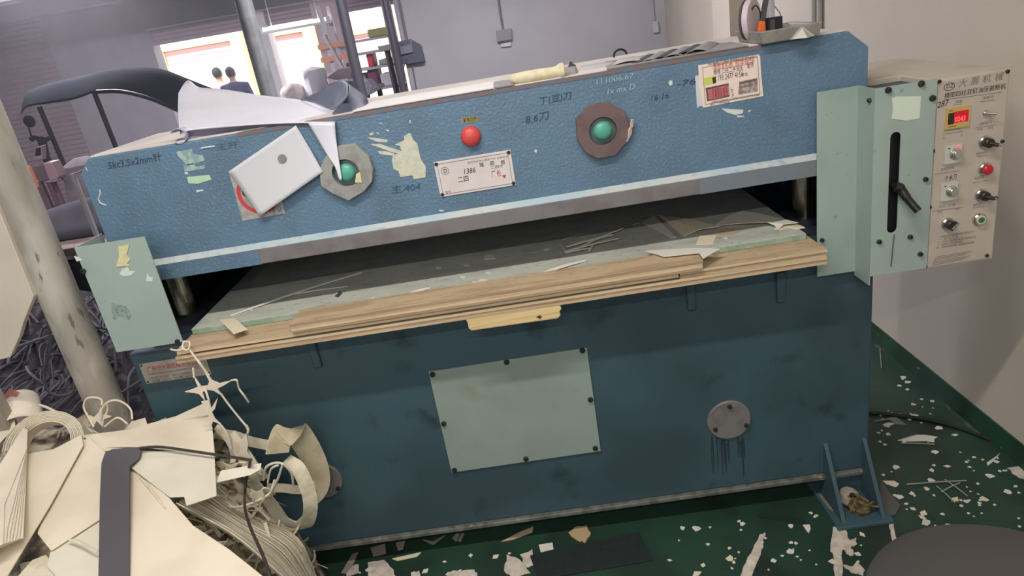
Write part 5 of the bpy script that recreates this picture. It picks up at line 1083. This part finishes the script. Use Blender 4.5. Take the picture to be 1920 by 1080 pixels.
fpatch([(1580, 1060), (1600, 1062), (1606, 1052), (1622, 1070), (1618, 1080), (1596, 1074)]); fpatch([(1664, 976), (1676, 978), (1678, 1000), (1682, 1018), (1675, 1020), (1670, 995)])
fpatch([(690, 1055), (720, 1050), (738, 1068), (742, 1090), (690, 1090)]); fpatch([(835, 1078), (850, 1070), (890, 1068), (895, 1080), (870, 1088)])
fpatch([(975, 1040), (998, 1030), (1000, 1060), (985, 1064)]); fpatch([(650, 1066), (672, 1058), (674, 1074), (648, 1086)]); fpatch([(770, 1074), (786, 1070), (788, 1090), (768, 1090)])
fpatch([(1078, 990), (1100, 986), (1108, 1000), (1098, 1018), (1086, 1016), (1066, 1000)], M('sawdust_patch', (180, 156, 120), .9), 'sawdust_patch', .004); fpatch([(950, 1040), (975, 1050), (995, 1075), (960, 1085), (945, 1070)])
fpatch([(1888, 878), (1925, 874), (1925, 900), (1905, 892)])
fpatch([(1640, 632), (1700, 660), (1780, 740), (1850, 800), (1925, 866), (1925, 884), (1850, 826), (1790, 782), (1720, 700), (1640, 650)], M('dust_band', (84, 84, 76), .9, 0, (52, 64, 56), .9, 30, 6), 'dust_band', .0006, 3, 4)
# dark mat
pts = [AZ(*p, 0) for p in ((994, 1044), (1198, 1000), (1224, 1052), (1010, 1088))]
tag(mb(M('black_rubber_mat', (24, 32, 34), .7, 0, (30, 38, 40), .8, 50)).prism(pts, (0, 0, .006)).build('rubber_mat', bevel=.001), 'black rubber mat on the green floor in front of the press', 'mat')
tag(mb(M('dark_strip_flat', (22, 40, 36), .7)).prism([AZ(*p, 0) for p in ((1420, 966), (1450, 968), (1510, 976), (1505, 982), (1422, 972))], (0, 0, .003)).build('dark_strip'), 'short dark strip lying on the floor near the press foot', 'strip')
def fsheet(px, m, label, name='floor_offcut', th=.002, cat='offcut', z=0.0): return tag(mb(m).prism([AZ(a, b_, z) for a, b_ in px], (0, 0, th)).build(name), label, cat, 'offcuts on the floor')
DIM = M('dusty_offcut', (150, 140, 132), .8); 
fsheet([(695, 1028), (722, 1020), (724, 1038), (700, 1044)], DIM, 'dusty square offcut under the left of the press', z=.0)
fsheet([(742, 1018), (760, 1014), (756, 1030), (746, 1032)], DIM, 'dusty strip offcut under the press edge')
fsheet([(792, 1012), (812, 1016), (835, 1004), (820, 1016), (812, 1022)], DIM, 'star-like dusty offcut under the press edge')
fsheet([(848, 1010), (856, 1000), (862, 1002), (856, 1016)], DIM, 'left one of two short parallel strips under the press')
fsheet([(858, 1014), (866, 1000), (871, 1001), (864, 1017)], DIM, 'right one of two short parallel strips under the press')
fsheet([(940, 1016), (975, 998), (1000, 988), (998, 998), (962, 1012)], M('tan_offcut', (196, 170, 146), .8), 'long tan wedge offcut at the edge of the press shadow')
fsheet([(735, 1048), (762, 1042), (790, 1036), (782, 1044), (745, 1052)], PAL2, 'long cream wedge offcut left of centre on the floor')
fsheet([(640, 1075), (660, 1040), (672, 1036), (664, 1056), (650, 1076)], DIM, 'long dusty strip beside the foot of the heap')
fsheet([(1010, 1022), (1036, 1018), (1038, 1030), (1014, 1036)], PAL, 'small cream square by the sawdust patch')
fsheet([(1683, 826), (1718, 816), (1735, 816), (1758, 820), (1745, 827), (1705, 828)], PAL, 'large cream scrap on the floor beside the right wall')
fsheet([(1664, 784), (1680, 782), (1699, 797), (1680, 796)], M('grey_scrap', (128, 128, 122), .8), 'grey scrap near the press on the right floor')
fsheet([(1850, 868), (1870, 858), (1875, 850), (1862, 866), (1852, 874)], PAL, 'jagged cream scrap in front of the skirting')
fsheet([(1655, 902), (1676, 902), (1686, 908), (1680, 914), (1662, 908)], PAL2, 'pale scrap right beside the press foot')
fsheet([(1690, 640), (1700, 655), (1720, 672), (1716, 676), (1692, 656)], DIM, 'long dusty scrap along the skirting')
fsheet([(1505, 985), (1518, 984), (1520, 992), (1516, 1001)], PAL, 'small pointed cream scrap in front of the press foot')
for i, (p, q) in enumerate((((1700, 908), (1812, 901)), ((1772, 899), (1814, 930)), ((1756, 911), (1790, 942)), ((1765, 922), (1800, 905)), ((1690, 831), (1752, 833)), ((1650, 655), (1653, 690)), ((1640, 790), (1668, 786)))):
    a, b_ = AZ(*p, .003), AZ(*q, .003)
    tag(mb(M('dusty_straw', (150, 150, 140), .8)).tube([a, a.lerp(b_, .5) + V((0, 0, .002)), b_], .0022, 5).build('thin_strip'), 'thin pale strip lying on the floor beside the press', 'strip', 'thin strips on the floor')
RC_ = random.Random(21)
chipm = []
for k in range(8):
    n = RC_.randint(4, 7); pts = [V((math.cos(2 * math.pi * i / n) * RC_.uniform(.4, 1), math.sin(2 * math.pi * i / n) * RC_.uniform(.3, .8), 0)) * .01 for i in range(n)]
    o = mb([PAL, PAL2][k % 2]).prism(pts, (0, 0, .0012)).build('floor_chip'); chipm.append(o.data); bpy.data.objects.remove(o)
spots = []
while len(spots) < 150:
    reg = RC_.random()
    if reg < .5: px, py = RC_.uniform(1640, 1920), RC_.uniform(660, 1000)
    else: px, py = RC_.uniform(610, 1640), RC_.uniform(960, 1080)
    p = AZ(px, py, 0)
    if p.x > XW - .03 or (p.y > -.03 and p.x < 2.2) or (1.98 < p.x < 2.19 and -.17 < p.y < .12) or (990 < px < 1230 and 995 < py < 1090): continue
    spots.append(p)
for p in spots:
    o = bpy.data.objects.new('floor_chip', chipm[RC_.randrange(8)]); COL.objects.link(o); o.location = p + V((0, 0, .0004)); s = RC_.choice((.5, .7, .9, 1.3, 1.8)); o.scale = (s, s, 1); o.rotation_euler = (0, 0, RC_.uniform(0, 6.3))
    tag(o, 'small pale chip scattered on the green floor', 'chip', 'chips on the floor')
# cable on the floor
pts = smoothpath([AZ(*p, .007) for p in ((1600, 772), (1660, 776), (1740, 787), (1800, 803), (1860, 826), (1910, 850), (1960, 878))], 6)
tag(mb(M('black_cable', (24, 26, 28), .6)).tube(pts, .0065, 8).build('floor_cable', smooth=True), 'black cable across the floor to the skirting', 'cable')
# rusty nut of debris in the foot and wire bundle beside it
o = mb(M('rusty_debris', (120, 104, 64), .9, 0, (70, 58, 40), .9, 80)); rr = random.Random(8); c = AZ(1612, 948, .03)
for i in range(26):
    d = V((rr.uniform(-.028, .028), rr.uniform(-.024, .024), rr.uniform(-.012, .028))); o.tube([c + d, c + d + V((rr.uniform(-.03, .03), rr.uniform(-.03, .03), rr.uniform(-.01, .02)))], .004, 5)
o.lathe(c + V((0, 0, -.015)), (0, 0, 1), [(.03, 0), (.034, .012), (.026, .03), (.01, .04)], 10)
tag(o.build('rusty_swarf'), 'rusty ball of swarf lodged in the press foot', 'debris')
b = mb(M('pale_dirty_foam', (160, 152, 140), .9)); c = AZ(1592, 935, .03); b.lathe(c + V((0, .01, -.012)), (.1, -.2, 1), [(.03, 0), (.034, .01), (.028, .03), (.01, .034)], 9); tag(b.build('foam_lump'), 'dirty pale lump beside the rusty swarf', 'debris')
b = mb(M('dull_wire', (120, 112, 98), .7))
for i in range(4): b.tube(smoothpath([AZ(1527 + i * 4, 925 + i * 1, .004 + i * .004), AZ(1545 + i * 3, 950 - i, .004 + i * .005), AZ(1562 + i * 2, 978 - i * 3, .004)], 4), .003, 5)
tag(b.build('wire_bundle', smooth=True), 'bundle of dull wire beside the press foot', 'wire')
tag(mb(M('dirty_plate', (86, 86, 82), .7)).prism([AZ(*p, 0) for p in ((1652, 905), (1688, 950), (1680, 966), (1652, 972), (1648, 940))], (0, 0, .006)).build('floor_plate'), 'dirty thin plate on the floor right of the press foot', 'plate')
# round stool seat, foreground right
sc_ = (1.962, -.918)
st = thing('round_stool', 'dark grey round stool in the lower right foreground', 'stool', (sc_[0], sc_[1], 0))
STM = M('dark_grey_stool_plastic', (72, 70, 70), .45)
mb(STM).lathe((sc_[0], sc_[1], .46), (0, 0, 1), [(.2, -.03), (.235, -.025), (.247, 0), (.24, .02), (.21, .034), (.12, .042), (0, .044)], 48).build('seat', st, smooth=True)
for k in range(4):
    a = math.pi / 4 + k * math.pi / 2; d = V((math.cos(a), math.sin(a), 0)); c = V((sc_[0], sc_[1], 0)); mb(STM).tube([c + d * .14 + V((0, 0, .44)), c + d * .2], [.02, .016], 8).build('leg', st, smooth=True)
mb(STM).tube([V((sc_[0] + .165 * math.cos(k * math.pi / 12), sc_[1] + .165 * math.sin(k * math.pi / 12), .2)) for k in range(25)], .01, 6).build('foot_ring', st, smooth=True)

# thin haze volume added to give the back hall a veil of glare
hz_m = bpy.data.materials.new('veil_haze'); hz_m.use_nodes = True; nt = hz_m.node_tree; nt.nodes.clear()
vo = nt.nodes.new('ShaderNodeOutputMaterial'); vs_ = nt.nodes.new('ShaderNodeVolumeScatter'); vs_.inputs['Density'].default_value = .018; vs_.inputs['Color'].default_value = (.93, .92, 1, 1)
nt.links.new(vs_.outputs[0], vo.inputs['Volume'])
hzo = mb(hz_m).box(-8.8, .32, 1.4, 8.95, .02, 2.6).build('haze'); tag(hzo, 'thin haze volume added as a veil over the back of the workshop', 'haze', kind='stuff')
